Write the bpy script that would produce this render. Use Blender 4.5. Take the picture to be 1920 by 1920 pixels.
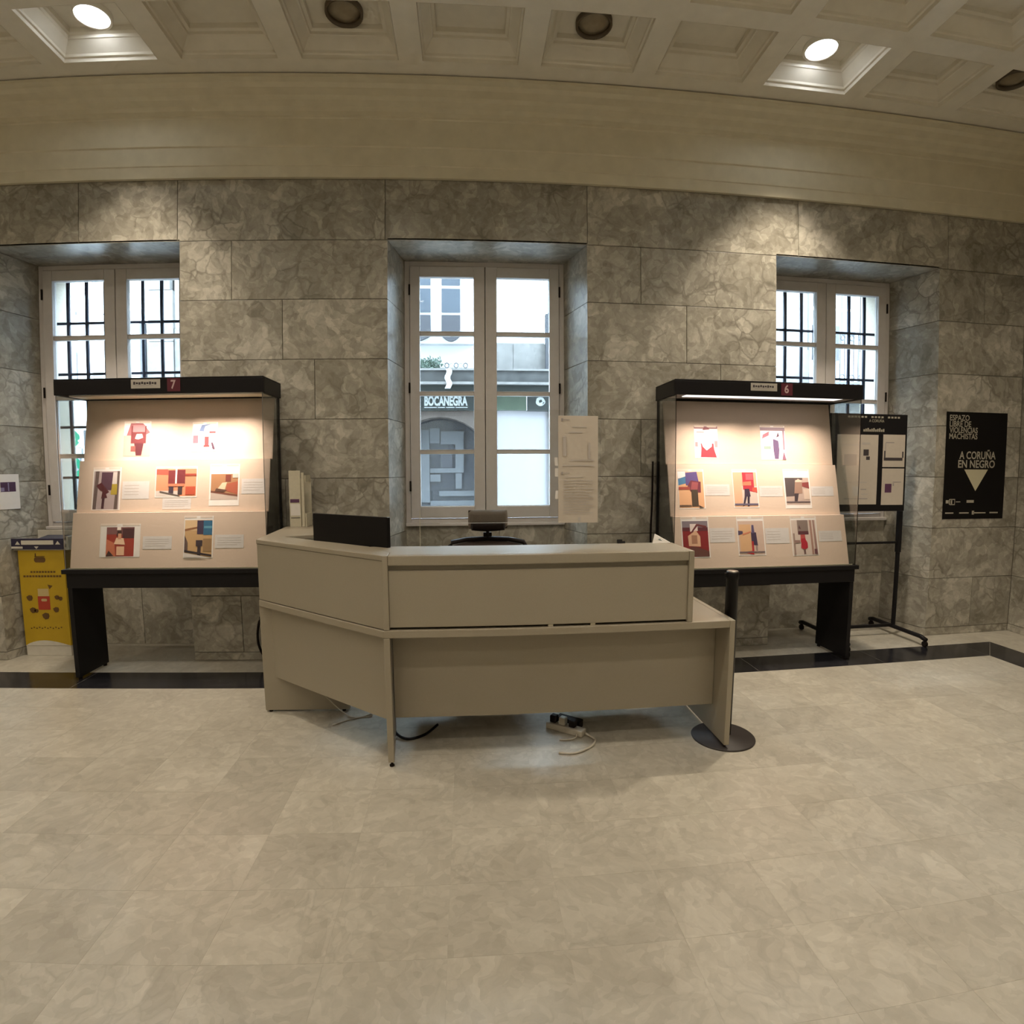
import bpy, math, random
from mathutils import Vector, Matrix
random.seed(7)
S = bpy.context.scene
for o in list(bpy.data.objects): bpy.data.objects.remove(o)
C = S.collection

# ------------------------------------------------------------------ camera
cam = bpy.data.cameras.new('camera'); camo = bpy.data.objects.new('camera', cam); C.objects.link(camo)
cam.type = 'PANO'; cam.sensor_fit = 'HORIZONTAL'; cam.sensor_width = 36; cam.sensor_height = 36
cam.panorama_type = 'FISHEYE_LENS_POLYNOMIAL'      # the wide phone lens bends straight lines
cam.fisheye_fov = math.radians(175)
cam.fisheye_polynomial_k0 = 0.0
cam.fisheye_polynomial_k1 = -0.05120901873
cam.fisheye_polynomial_k2 = -0.000153949926
cam.fisheye_polynomial_k3 = 4.61462743e-05
cam.fisheye_polynomial_k4 = -8.50626930e-07
cam.clip_start = 0.05; cam.clip_end = 200
camo.matrix_world = Matrix(((0.996841, 0.009709, -0.078830, 0.0),
                            (-0.079346, 0.077346, -0.993842, -4.4),
                            (-0.003552, 0.996957, 0.077872, 1.54),
                            (0, 0, 0, 1)))
S.camera = camo

# ------------------------------------------------------------------ overcast sky, exposure
W = bpy.data.worlds.new('overcast_sky'); S.world = W; W.use_nodes = True
bg = W.node_tree.nodes['Background']
bg.inputs[0].default_value = (0.66, 0.82, 1.0, 1); bg.inputs[1].default_value = 35.0
S.view_settings.view_transform = 'Standard'; S.view_settings.look = 'None'
S.view_settings.exposure = 0.0; S.view_settings.gamma = 1.0; S.view_settings.use_curve_mapping = False
S.cycles.use_denoising = True
S.cycles.sample_clamp_indirect = 6.0
S.cycles.max_bounces = 5; S.cycles.diffuse_bounces = 4; S.cycles.glossy_bounces = 3; S.cycles.transparent_max_bounces = 16
S.cycles.use_adaptive_sampling = True; S.cycles.adaptive_threshold = 0.09; S.cycles.adaptive_min_samples = 16
S.cycles.caustics_reflective = False; S.cycles.caustics_refractive = False
DOWNLIGHT_W = 64.0        # a lit downlight
DOWNLIGHT_COL = (1.0, 0.86, 0.67)
CASE_W = 6.0              # the lamp strip of a showcase
CASE_COL = (1.0, 0.80, 0.66)

# ------------------------------------------------------------------ materials
def newmat(name):
    m = bpy.data.materials.new(name); m.use_nodes = True
    return m, m.node_tree.nodes, m.node_tree.links, m.node_tree.nodes['Principled BSDF']
def plain(name, col, rough=0.5, metal=0.0, spec=0.5, bump=0.0, bscale=60.0, vary=0.0, emit=None, es=0.0):
    m, N, L, b = newmat(name)
    b.inputs['Base Color'].default_value = (*col, 1); b.inputs['Roughness'].default_value = rough
    b.inputs['Metallic'].default_value = metal; b.inputs['Specular IOR Level'].default_value = spec
    if bump or vary:
        g = N.new('ShaderNodeNewGeometry'); t = N.new('ShaderNodeTexNoise')
        t.inputs['Scale'].default_value = bscale; t.inputs['Detail'].default_value = 4
        L.new(g.outputs['Position'], t.inputs['Vector'])
        if bump:
            bn = N.new('ShaderNodeBump'); bn.inputs['Strength'].default_value = bump; bn.inputs['Distance'].default_value = 0.005
            L.new(t.outputs['Fac'], bn.inputs['Height']); L.new(bn.outputs[0], b.inputs['Normal'])
        if vary:
            r = N.new('ShaderNodeValToRGB')
            r.color_ramp.elements[0].position = 0.3; r.color_ramp.elements[1].position = 0.7
            r.color_ramp.elements[0].color = (*[c*(1-vary) for c in col], 1)
            r.color_ramp.elements[1].color = (*[min(1, c*(1+vary)) for c in col], 1)
            L.new(t.outputs['Fac'], r.inputs[0]); L.new(r.outputs[0], b.inputs['Base Color'])
    if emit:
        b.inputs['Emission Color'].default_value = (*emit, 1); b.inputs['Emission Strength'].default_value = es
    return m
def marble(name, dark, mid, light, cell=4.2, rough=0.3, vein=0.6, patch=0.30, warp=0.30, tone=(0.90, 1.10), lo=0.30, hi=0.72):
    m, N, L, b = newmat(name)
    def noise(scale, detail, vec, rg=0.55):
        n = N.new('ShaderNodeTexNoise'); n.inputs['Scale'].default_value = scale; n.inputs['Detail'].default_value = detail
        n.inputs['Roughness'].default_value = rg; L.new(vec, n.inputs['Vector']); return n
    def vor(scale, feat, vec):
        v = N.new('ShaderNodeTexVoronoi'); v.feature = feat; v.inputs['Scale'].default_value = scale; L.new(vec, v.inputs['Vector']); return v
    def mixf(f, a, c):
        x = N.new('ShaderNodeMix'); x.inputs[0].default_value = f; L.new(a, x.inputs[2]); L.new(c, x.inputs[3]); return x.outputs[0]
    g = N.new('ShaderNodeNewGeometry'); oi = N.new('ShaderNodeObjectInfo')
    mul = N.new('ShaderNodeMath'); mul.operation = 'MULTIPLY'; mul.inputs[1].default_value = 41.0; L.new(oi.outputs['Random'], mul.inputs[0])
    off = N.new('ShaderNodeVectorMath'); off.operation = 'ADD'; L.new(g.outputs['Position'], off.inputs[0]); L.new(mul.outputs[0], off.inputs[1])
    P = off.outputs[0]
    n1 = noise(2.2, 4, P, 0.6)
    wv = N.new('ShaderNodeVectorMath'); wv.operation = 'MULTIPLY_ADD'; L.new(n1.outputs['Color'], wv.inputs[0]); wv.inputs[1].default_value = (warp,)*3; L.new(P, wv.inputs[2])
    Q = wv.outputs[0]
    big = vor(cell*0.55, 'F1', Q); med = vor(cell*1.5, 'F1', Q); sml = vor(cell*4.5, 'F1', Q)
    def chan(v, k):
        sp = N.new('ShaderNodeSeparateColor'); L.new(v.outputs['Color'], sp.inputs[0]); return sp.outputs[k]
    cloud = noise(1.6, 5, Q, 0.66).outputs['Fac']; fine = noise(24, 3, Q, 0.65).outputs['Fac']; blot = noise(6.5, 4, Q, 0.6).outputs['Fac']
    t = mixf(0.5, cloud, blot)
    t = mixf(patch, t, mixf(0.5, chan(big, 0), chan(med, 1)))
    t = mixf(0.16, t, chan(sml, 2)); t = mixf(0.22, t, fine)
    r = N.new('ShaderNodeValToRGB'); e = r.color_ramp.elements
    e[0].position = lo; e[0].color = (*dark, 1); e[1].position = hi; e[1].color = (*light, 1)
    q = e.new((lo+hi)/2); q.color = (*mid, 1); L.new(t, r.inputs[0])
    def veins(scale, wid):
        v = vor(scale, 'DISTANCE_TO_EDGE', Q)
        k = N.new('ShaderNodeValToRGB'); k.color_ramp.elements[0].color = (1, 1, 1, 1); k.color_ramp.elements[1].color = (0, 0, 0, 1); k.color_ramp.elements[1].position = wid
        L.new(v.outputs['Distance'], k.inputs[0]); return k.outputs[0]
    gate = N.new('ShaderNodeMapRange'); gate.inputs[1].default_value = 0.45; gate.inputs[2].default_value = 0.68; L.new(noise(2.7, 2, P).outputs['Fac'], gate.inputs[0])
    va = N.new('ShaderNodeMath'); va.operation = 'MAXIMUM'; L.new(veins(cell*0.55, 0.045), va.inputs[0]); L.new(veins(cell*1.5, 0.07), va.inputs[1])
    vm = N.new('ShaderNodeMath'); vm.operation = 'MULTIPLY'; L.new(va.outputs[0], vm.inputs[0]); L.new(gate.outputs[0], vm.inputs[1])
    vs_ = N.new('ShaderNodeMath'); vs_.operation = 'MULTIPLY'; vs_.inputs[1].default_value = vein; L.new(vm.outputs[0], vs_.inputs[0])
    fin = N.new('ShaderNodeMix'); fin.data_type = 'RGBA'; L.new(vs_.outputs[0], fin.inputs[0]); L.new(r.outputs[0], fin.inputs[6]); fin.inputs[7].default_value = (*[c*0.75 for c in dark], 1)
    tn = N.new('ShaderNodeMapRange'); tn.inputs[3].default_value = tone[0]; tn.inputs[4].default_value = tone[1]; L.new(oi.outputs['Random'], tn.inputs[0])
    tm = N.new('ShaderNodeMix'); tm.data_type = 'RGBA'; tm.blend_type = 'MULTIPLY'; tm.inputs[0].default_value = 1; L.new(fin.outputs[2], tm.inputs[6]); L.new(tn.outputs[0], tm.inputs[7])
    L.new(tm.outputs[2], b.inputs['Base Color'])
    b.inputs['Roughness'].default_value = rough
    return m
def glass(name, tint=(0.93, 0.96, 0.95), refl=0.75):
    m, N, L, b = newmat(name); N.remove(b)
    out = [n for n in N if n.type == 'OUTPUT_MATERIAL'][0]
    t = N.new('ShaderNodeBsdfTransparent'); t.inputs[0].default_value = (*tint, 1)
    gl = N.new('ShaderNodeBsdfGlossy'); gl.inputs['Roughness'].default_value = 0.02
    lw = N.new('ShaderNodeLayerWeight'); lw.inputs[0].default_value = 0.25
    mu = N.new('ShaderNodeMath'); mu.operation = 'MULTIPLY'; mu.inputs[1].default_value = refl; L.new(lw.outputs['Fresnel'], mu.inputs[0])
    mx = N.new('ShaderNodeMixShader'); L.new(mu.outputs[0], mx.inputs[0]); L.new(t.outputs[0], mx.inputs[1]); L.new(gl.outputs[0], mx.inputs[2])
    L.new(mx.outputs[0], out.inputs[0]); return m
def emitter(name, col, st):
    m, N, L, b = newmat(name); N.remove(b)
    out = [n for n in N if n.type == 'OUTPUT_MATERIAL'][0]
    e = N.new('ShaderNodeEmission'); e.inputs[0].default_value = (*col, 1); e.inputs[1].default_value = st
    L.new(e.outputs[0], out.inputs[0]); return m

M = dict(
 wall=marble('wall_marble', (0.175, 0.16, 0.125), (0.345, 0.323, 0.272), (0.61, 0.58, 0.505), cell=4.6, rough=0.34, vein=0.7, patch=0.34),
 floor=marble('floor_marble', (0.345, 0.318, 0.262), (0.445, 0.418, 0.352), (0.57, 0.54, 0.465), cell=6.0, rough=0.31, vein=0.25, patch=0.25, warp=0.33, tone=(0.95, 1.05)),
 black_marble=marble('black_marble', (0.010, 0.010, 0.012), (0.014, 0.014, 0.018), (0.04, 0.04, 0.045), cell=3, rough=0.16, vein=0.2),
 grout=plain('grout', (0.40, 0.375, 0.315), 0.9, vary=0.1),
 plaster=plain('cream_plaster', (0.6699, 0.6177, 0.4785), 0.75, bump=0.1, vary=0.05, bscale=9),
 ceiling=plain('ceiling_plaster', (0.80, 0.76, 0.665), 0.75, bump=0.1, vary=0.04, bscale=9),
 dark_gap=plain('dark_gap', (0.03, 0.025, 0.02), 0.9),
 backing=plain('wall_backing', (0.30, 0.27, 0.22), 0.9, vary=0.1),
 render=plain('pale_render', (0.72, 0.72, 0.70), 0.9, vary=0.05, bscale=4),
 frame=plain('window_paint', (0.60, 0.57, 0.56), 0.5, vary=0.03, bscale=20),
 gasket=plain('pale_glazing_bead', (0.70, 0.70, 0.72), 0.4),
 glass=glass('window_glass'),
 case_glass=glass('case_glass', (0.96, 0.97, 0.965), 0.55),
 acrylic=glass('acrylic', (0.97, 0.975, 0.97), 0.6),
 iron=plain('painted_iron', (0.012, 0.016, 0.03), 0.5, spec=0.12),
 laminate=plain('beige_laminate', (0.3120, 0.2746, 0.2090), 0.42, bump=0.04, bscale=220, vary=0.03),
 laminate_edge=plain('laminate_edge', (0.2886, 0.2574, 0.1950), 0.5, vary=0.03),
 black=plain('black_paint', (0.013, 0.012, 0.013), 0.38, spec=0.12, bump=0.05, bscale=150),
 black_plastic=plain('black_plastic', (0.010, 0.009, 0.009), 0.35, spec=0.12),
 board=plain('display_board', (0.6138, 0.4929, 0.3999), 0.8, bump=0.1, bscale=130, vary=0.03),
 board_back=plain('board_back', (0.16, 0.15, 0.14), 0.8, vary=0.05),
 steel=plain('grey_metal', (0.30, 0.28, 0.25), 0.35, metal=0.8),
 led=emitter('led_diffuser', (1.0, 0.92, 0.88), 1.5),
 tray=plain('tray_grey', (0.22, 0.20, 0.20), 0.4),
 lamp=emitter('downlight_glow', (0.94, 0.97, 1.0), 14.0),
 lamp_off=plain('unlit_diffuser', (0.30, 0.25, 0.17), 0.35, vary=0.15, bscale=15),
 lamp_rim=plain('lamp_rim', (0.10, 0.075, 0.045), 0.4),
 paper=plain('paper', (0.74, 0.71, 0.68), 0.7, bump=0.02, bscale=30, vary=0.02),
 paper_grey=plain('caption_paper', (0.60, 0.575, 0.56), 0.7, vary=0.03, bscale=40),
 ink=plain('grey_print', (0.36, 0.33, 0.32), 0.8),
 ink_soft=plain('soft_print', (0.50, 0.46, 0.43), 0.8),
 ink_dark=plain('dark_print', (0.05, 0.04, 0.045), 0.8),
 maroon=plain('maroon_tag', (0.09, 0.006, 0.018), 0.5),
 tag_text=plain('tag_text', (0.50, 0.36, 0.36), 0.6),
 tag_paper=plain('tag_paper', (0.44, 0.41, 0.36), 0.7),
 poster=plain('poster_black', (0.008, 0.007, 0.007), 0.5, spec=0.12),
 poster_ink=plain('poster_print', (0.40, 0.37, 0.30), 0.7),
 poster_tri=plain('poster_triangle', (0.56, 0.52, 0.36), 0.7),
 yellow=plain('yellow_card', (0.4840, 0.3168, 0.0088), 0.55, vary=0.05, bscale=8),
 card_white=plain('white_card', (0.60, 0.57, 0.50), 0.6, vary=0.05, bscale=20),
 card_navy=plain('navy_card', (0.02, 0.016, 0.045), 0.5),
 card_brown=plain('brown_print', (0.12, 0.06, 0.012), 0.7),
 card_red=plain('red_print', (0.42, 0.045, 0.02), 0.6),
 card_pale=plain('pale_print', (0.55, 0.42, 0.20), 0.6),
 chair_fabric=plain('chair_fabric', (0.115, 0.092, 0.072), 0.85, bump=0.5, bscale=300, vary=0.1),
 chair_mesh=plain('chair_mesh', (0.10, 0.068, 0.058), 0.7, bump=0.4, bscale=260, vary=0.2),
 chair_frame=plain('chair_frame', (0.012, 0.008, 0.007), 0.45, spec=0.12),
 cable_white=plain('white_cable', (0.50, 0.46, 0.38), 0.5),
 cream=plain('cream_board', (0.56, 0.52, 0.40), 0.6, vary=0.04),
 sticker=plain('purple_sticker', (0.10, 0.035, 0.09), 0.6),
 f_white=plain('facade_white', (0.3000, 0.3000, 0.3000), 0.9, vary=0.03, bscale=3),
 f_stone=plain('facade_stone', (0.0883, 0.0837, 0.0790), 0.9, bump=0.3, vary=0.18, bscale=9),
 f_dark=plain('weathered_stone', (0.0209, 0.0209, 0.0200), 0.95, bump=0.4, vary=0.5, bscale=7),
 f_brown=plain('brown_stone', (0.0395, 0.0293, 0.0241), 0.9, bump=0.2, vary=0.15, bscale=6),
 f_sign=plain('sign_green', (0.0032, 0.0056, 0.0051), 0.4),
 f_green=plain('green_glass', (0.0232, 0.0335, 0.0224), 0.3, vary=0.2, bscale=5),
 f_letters=plain('sign_letters', (0.1674, 0.1767, 0.1720), 0.5),
 f_pane=plain('blue_grey_pane', (0.0395, 0.0465, 0.0558), 0.2, vary=0.1, bscale=2),
 f_iron=plain('balcony_iron', (0.0130, 0.0130, 0.0167), 0.6),
 f_glass=plain('dark_shop_glass', (0.0195, 0.0209, 0.0251), 0.15),
 f_reflection=plain('reflection_pale', (0.0395, 0.0410, 0.0442), 0.7, vary=0.1, bscale=5),
 f_blind=plain('white_blind', (0.1535, 0.1442, 0.1511), 0.7),
 leaf=plain('leaves', (0.0139, 0.0302, 0.0167), 0.7, vary=0.4, bscale=30),
 road=plain('paving', (0.42, 0.42, 0.42), 0.9, vary=0.15, bscale=2),
 pharmacy=emitter('green_sign', (0.08, 0.9, 0.62), 1.6),
)
for k in ('lamp', 'led', 'pharmacy'): M[k].cycles.emission_sampling = 'NONE'   # the lamps inside do the lighting
_col = {}
def ink(r, g, b):                       # a printing colour, given as sRGB 0-255
    k = (r, g, b)
    if k not in _col:
        f = lambda c: ((c/255+0.055)/1.055)**2.4 if c > 10 else c/255/12.92
        _col[k] = plain('print_%02x%02x%02x' % k, (f(r), f(g), f(b)), 0.6)
    return _col[k]

# ------------------------------------------------------------------ mesh helpers
class MB:
    def __init__(s): s.v = []; s.f = []; s.m = []; s.mi = 0
    def add(s, vs, fs):
        n = len(s.v); s.v += [Vector(p) for p in vs]; s.f += [tuple(i+n for i in f) for f in fs]; s.m += [s.mi]*len(fs); return s
    def box(s, x0, x1, y0, y1, z0, z1):
        return s.add([(x0,y0,z0),(x1,y0,z0),(x1,y1,z0),(x0,y1,z0),(x0,y0,z1),(x1,y0,z1),(x1,y1,z1),(x0,y1,z1)],
                     [(0,3,2,1),(4,5,6,7),(0,1,5,4),(1,2,6,5),(2,3,7,6),(3,0,4,7)])
    def prism(s, poly, z0, z1):          # poly: counter-clockwise (x, y)
        n = len(poly)
        return s.add([(x,y,z0) for x,y in poly]+[(x,y,z1) for x,y in poly],
                     [tuple(range(n-1,-1,-1)), tuple(range(n,2*n))]+[(i,(i+1)%n,(i+1)%n+n,i+n) for i in range(n)])
    def prism_x(s, prof, x0, x1):        # prof: (y, z)
        n = len(prof)
        return s.add([(x0,y,z) for y,z in prof]+[(x1,y,z) for y,z in prof],
                     [tuple(range(n-1,-1,-1)), tuple(range(n,2*n))]+[(i,(i+1)%n,(i+1)%n+n,i+n) for i in range(n)])
    def prism_y(s, prof, y0, y1):        # prof: (x, z)
        n = len(prof)
        return s.add([(x,y0,z) for x,z in prof]+[(x,y1,z) for x,z in prof],
                     [tuple(range(n)), tuple(range(2*n-1,n-1,-1))]+[(i,i+n,(i+1)%n+n,(i+1)%n) for i in range(n)])
    def tube(s, pts, r, n=8):
        pts = [Vector(p) for p in pts]; rings = []
        ref = Vector((0,0,1))
        for i, p in enumerate(pts):
            t = (pts[min(i+1,len(pts)-1)]-pts[max(i-1,0)]).normalized()
            a = ref if abs(t.dot(ref)) < 0.95 else Vector((1,0,0))
            u = t.cross(a).normalized(); w = t.cross(u).normalized()
            rr = r[i] if isinstance(r, (list, tuple)) else r
            rings.append([p+(u*math.cos(6.28318*k/n)+w*math.sin(6.28318*k/n))*rr for k in range(n)])
        vs = [q for R in rings for q in R]; fs = []
        for i in range(len(pts)-1):
            for k in range(n): fs.append((i*n+k, i*n+(k+1)%n, (i+1)*n+(k+1)%n, (i+1)*n+k))
        fs += [tuple(range(n-1,-1,-1)), tuple(range((len(pts)-1)*n, len(pts)*n))]
        return s.add(vs, fs)
    def lathe(s, prof, c, n=32):         # prof: (r, z) from bottom up
        vs = []; fs = []
        for r, z in prof: vs += [(c[0]+r*math.cos(6.283185*k/n), c[1]+r*math.sin(6.283185*k/n), c[2]+z) for k in range(n)]
        for i in range(len(prof)-1):
            for k in range(n): fs.append((i*n+k, i*n+(k+1)%n, (i+1)*n+(k+1)%n, (i+1)*n+k))
        fs += [tuple(range(n-1,-1,-1)), tuple(range((len(prof)-1)*n, len(prof)*n))]
        return s.add(vs, fs)
    def mat(s, i): s.mi = i; return s
    def xf(s, m): s.v = [m @ p for p in s.v]; return s
def wloc(o):
    v = Vector((0,0,0))
    while o: v += o.location; o = o.parent
    return v
def build(name, mb, mats, parent=None, bevel=0.0, smooth=False, local=False):
    me = bpy.data.meshes.new(name)
    if parent is None and not local:
        xs = [p.x for p in mb.v]; ys = [p.y for p in mb.v]; zs = [p.z for p in mb.v]
        o0 = Vector(((min(xs)+max(xs))/2, (min(ys)+max(ys))/2, min(zs)))
    else: o0 = wloc(parent) if (parent and not local) else Vector((0,0,0))
    me.from_pydata([p-o0 for p in mb.v], [], mb.f); me.update()
    for m in (mats if isinstance(mats, (list, tuple)) else [mats]): me.materials.append(m)
    for p, i in zip(me.polygons, mb.m): p.material_index = i
    if smooth:
        for p in me.polygons: p.use_smooth = True
    o = bpy.data.objects.new(name, me); C.objects.link(o)
    if name in ('print', 'logos', 'header_print', 'underline', 'letterhead', 'tape', 'picture', 'leaves'): o['kind'] = 'stuff'
    if parent: o.parent = parent
    else: o.location = o0
    if bevel:
        b = o.modifiers.new('bevel', 'BEVEL'); b.width = bevel; b.segments = 2; b.limit_method = 'ANGLE'
    return o
def box(name, m, parent, *a, bevel=0.0): return build(name, MB().box(*a), m, parent, bevel)
def tag(o, label, cat, group=None):
    o['label'] = label; o['category'] = cat
    if group: o['group'] = group
    return o
def struct(o, label=None):
    o['kind'] = 'structure'
    if label: o['label'] = label
    return o
def empty(name, loc):
    o = bpy.data.objects.new(name, None); o.location = loc; o.empty_display_size = 0.1; C.objects.link(o); return o
class Frame:                              # a flat sheet in space: a along u, b along v, c out of it
    def __init__(s, o, u, v): s.o = Vector(o); s.u = Vector(u).normalized(); s.v = Vector(v).normalized(); s.n = s.u.cross(s.v)
    def __call__(s, a, b, c=0.0): return s.o+s.u*a+s.v*b+s.n*c
    def sheet(s, mb, a0, a1, b0, b1, c0, c1):
        P = [s(a,b,c) for c in (c0,c1) for a,b in ((a0,b0),(a1,b0),(a1,b1),(a0,b1))]
        return mb.add(P, [(0,3,2,1),(4,5,6,7),(0,1,5,4),(1,2,6,5),(2,3,7,6),(3,0,4,7)])
    def poly(s, mb, pts, c): return mb.add([s(a,b,c) for a,b in pts], [tuple(range(len(pts)))])
    def mtx(s): return Matrix(((s.u.x,s.v.x,s.n.x,s.o.x),(s.u.y,s.v.y,s.n.y,s.o.y),(s.u.z,s.v.z,s.n.z,s.o.z),(0,0,0,1)))
def lettering(body, size, fr, a, b, c, m, parent, bold=0.0, width=None, align='LEFT', space=1.0, name='lettering'):
    cu = bpy.data.curves.new('t', 'FONT'); cu.body = body; cu.size = size; cu.offset = bold; cu.align_x = align; cu.space_character = space
    cu.resolution_u = 3
    t = bpy.data.objects.new('t', cu); C.objects.link(t)
    bpy.context.view_layer.update()
    me = bpy.data.meshes.new_from_object(t.evaluated_get(bpy.context.evaluated_depsgraph_get()))
    bpy.data.objects.remove(t); bpy.data.curves.remove(cu)
    xs = [v.co.x for v in me.vertices]
    k = width/(max(xs)-min(xs)) if width else 1.0
    x0 = min(xs) if align == 'LEFT' else (min(xs)+max(xs))/2
    o0 = wloc(parent) if parent else Vector((0,0,0))
    for v in me.vertices: v.co = fr(a+(v.co.x-x0)*k, b+v.co.y, c)-o0
    me.name = name; me.materials.clear(); me.materials.append(m)
    o = bpy.data.objects.new(name, me); C.objects.link(o); o.parent = parent
    return o
def thing_copy(o, parent=None):
    c = o.copy(); C.objects.link(c); c.parent = parent
    for ch in o.children: thing_copy(ch, c)
    return c

# ================================================================== THE ROOM
XL, XR, YF = -6.2, 5.15, -9.6                    # left wall, right wall, wall behind the camera
ZC = 4.5
ZS = [0.0, 0.07, 0.5386, 1.0076, 1.4766, 1.9417, 2.4121, 2.8833, 3.3506, 3.8355]
WIN = [(-3.057, -3.861, -2.2594), (0.154, -0.6257, 0.9636), (3.375, 2.6008, 4.2082)]   # centre, front jambs
FH = 0.698                                        # half width of a window frame
YW = 0.447                                        # plane of the windows
G = 0.0022                                        # half a joint
# ---- floor
fl = struct(box('floor', M['grout'], None, XL-0.3, XR+0.3, YF-0.3, 0.86, -0.12, -0.00045))
def tile(x0, x1, y0, y1, m=M['floor'], nm='floor_tile', zt=0.0, g=0.0004):
    build(nm, MB().box(x0+g, x1-g, y0+g, y1-g, -0.0004, zt), m, fl)
TX, TY = 0.39, 0.325
y = -0.596; ys = [y]
while y > -3.4: y -= TY; ys.append(y)
for j in range(len(ys)-1):
    hw = 4.3+0.0*j
    x = -0.09-TX*20
    while x < 4.3:
        x0, x1 = x, x+TX; x += TX
        vis = 1.25*(ys[j+1]+4.4)+0.45
        if x1 < max(-4.8, -vis-0.2) or x0 > min(4.3, vis+0.4): continue
        tile(x0, min(x1, 4.30), ys[j+1], ys[j])
# the rest of the marble floor, out of sight or too grazing to tell the tiles apart
r = MB()
yb = ys[-1]
r.box(XL, XR, YF, yb-G, -0.0004, 0)
for j in range(len(ys)-1):
    vis = 1.25*(ys[j+1]+4.4)+0.45
    a = -0.09-TX*20
    while a+TX < max(-4.8, -vis-0.2): a += TX
    r.box(XL, a-0.0008, ys[j+1]+G/4, ys[j]-G/4, -0.0004, 0)
    b = -0.09-TX*20
    while b <= min(4.3, vis+0.4): b += TX
    b = min(b, 4.30)
    if b < 4.29: r.box(b+0.0008, 4.30, ys[j+1]+G/4, ys[j]-G/4, -0.0004, 0)
o = build('floor_tiles', r, M['floor'], fl); o['kind'] = 'stuff'
# black marble border strip and the pale border by the wall
xs = [XL, -4.6, -2.9, -1.2, 0.5, 2.2, 3.3, 4.30]
for a, b in zip(xs, xs[1:]): tile(a, b, -0.596, -0.275, M['black_marble'], 'border_strip', g=0.001)
build('border_strip', MB().prism([(4.301, -0.597), (4.65, -0.276), (4.301, -0.276)], -0.0004, 0), M['black_marble'], fl)
build('border_strip', MB().prism([(4.302, -0.599), (4.302, -3.0), (4.65, -3.0), (4.65, -0.278)], -0.0004, 0), M['black_marble'], fl)
tile(4.302, 4.65, YF, -3.001, M['black_marble'], 'border_strip')
for a, b in zip([XL, -5.1, -3.86, -2.26, -0.9, 0.5, 1.9, 3.3, 4.65], [-5.1, -3.86, -2.26, -0.9, 0.5, 1.9, 3.3, 4.65]):
    tile(a, b, -0.274, 0.0, nm='border_tile')
tile(4.652, XR, -0.274, 0.0, nm='border_tile'); tile(4.652, XR, -3.0, -0.276, nm='border_tile'); tile(4.652, XR, YF, -3.002, nm='border_tile')
for cx, a, b in WIN:                               # floor of the window niches
    build('niche_floor', MB().prism([(a, 0.0015), (b, 0.0015), (cx+FH+0.02, YW+0.01), (cx-FH-0.02, YW+0.01)], -0.0004, 0), M['floor'], fl)

# ---- the window wall: core, then every marble slab on it
wb = MB()
T = 0.014
edges = [XL-0.3]+[e for w in WIN for e in w[1:]]+[XR+0.3]
for k in range(4):
    a, b = edges[2*k], edges[2*k+1]
    cl = WIN[k-1][0]+FH if k > 0 else a
    cr = WIN[k][0]-FH if k < 3 else b
    poly = [(a+(T if k else 0), T), (b-(T if k < 3 else 0), T)]
    poly += [(cr-T, YW), (cr, YW+0.05), (cr, 0.86)] if k < 3 else [(b, 0.86)]
    poly += [(cl, 0.86), (cl, YW+0.05), (cl+T, YW)] if k > 0 else [(a, 0.86)]
    wb.prism(poly, -0.1, 3.3506+T)
wb.box(XL-0.3, XR+0.3, T, 0.86, 3.3506+T, 4.9)
for cx, a, b in WIN: wb.box(cx-FH-0.02, cx+FH+0.02, YW+T, 0.86, -0.1, 1.05)
wall = struct(build('wall_back', wb, M['backing']), 'grey veined marble wall with three deep window niches')
def slab(x0, x1, z0, z1, y0=0.0, th=T):
    build('marble_slab', MB().box(x0+G, x1-G, y0, y0+th, z0+G, z1-G), M['wall'], wall, bevel=0.0015)
J = {0: [[-5.0], [-1.45], [1.8], []], 1: [[-4.5], [-1.85], [1.41], [4.7]], 2: [[-5.2], [-1.2], [2.1], []]}
for c in range(9):
    z0, z1 = ZS[c], ZS[c+1]
    if c == 8:
        segs = [(XL, XR, [-4.9, -3.074, -2.277, -0.645, 0.967, 2.81, 4.3])]
    else:
        segs = [(edges[2*k] if k else XL, edges[2*k+1] if k < 3 else XR, J[c % 3][k]) for k in range(4)]
        if c == 0: segs = [(a, b, []) for a, b, _ in segs]
    for a, b, js in segs:
        pts = [a]+js+[b]
        for p, q in zip(pts, pts[1:]): slab(p, q, z0, z1)
for cx, a, b in WIN:
    for zz0, zz1 in ((0, 0.52), (0.52, 1.045)):    # apron under the window
        for p, q in ((cx-FH-0.03, cx+0.12), (cx+0.12, cx+FH+0.03)): slab(p, q, zz0, zz1, YW, T)
    for s, e in ((-1, a), (1, b)):                 # splayed reveals
        f0 = Vector((e, 0.0)); f1 = Vector((cx+s*FH, YW))
        nrm = Vector((-s*(f1.y-f0.y), s*(f1.x-f0.x))).normalized()   # into the opening
        for c in range(8):
            i0 = f0-nrm*T; i1 = f1-nrm*T
            poly = [(f0.x, f0.y), (f1.x, f1.y), (i1.x, i1.y), (i0.x, i0.y)]
            if s > 0: poly = poly[::-1]
            # keep the front corner flush with the wall face
            build('reveal_slab', MB().prism(poly[::-1], ZS[c]+G, ZS[c+1]-G), M['wall'], wall)
    build('lintel_slab', MB().prism([(a+0.001, 0.0), (b-0.001, 0.0), (cx+FH+0.01, YW), (cx-FH-0.01, YW)], 3.3506, 3.3506+T), M['wall'], wall)
# street side of the wall
struct(build('wall_outside', MB().box(XL-0.3, XR+0.3, 0.861, 0.90, 3.42, 9.0), M['f_stone']))

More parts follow.
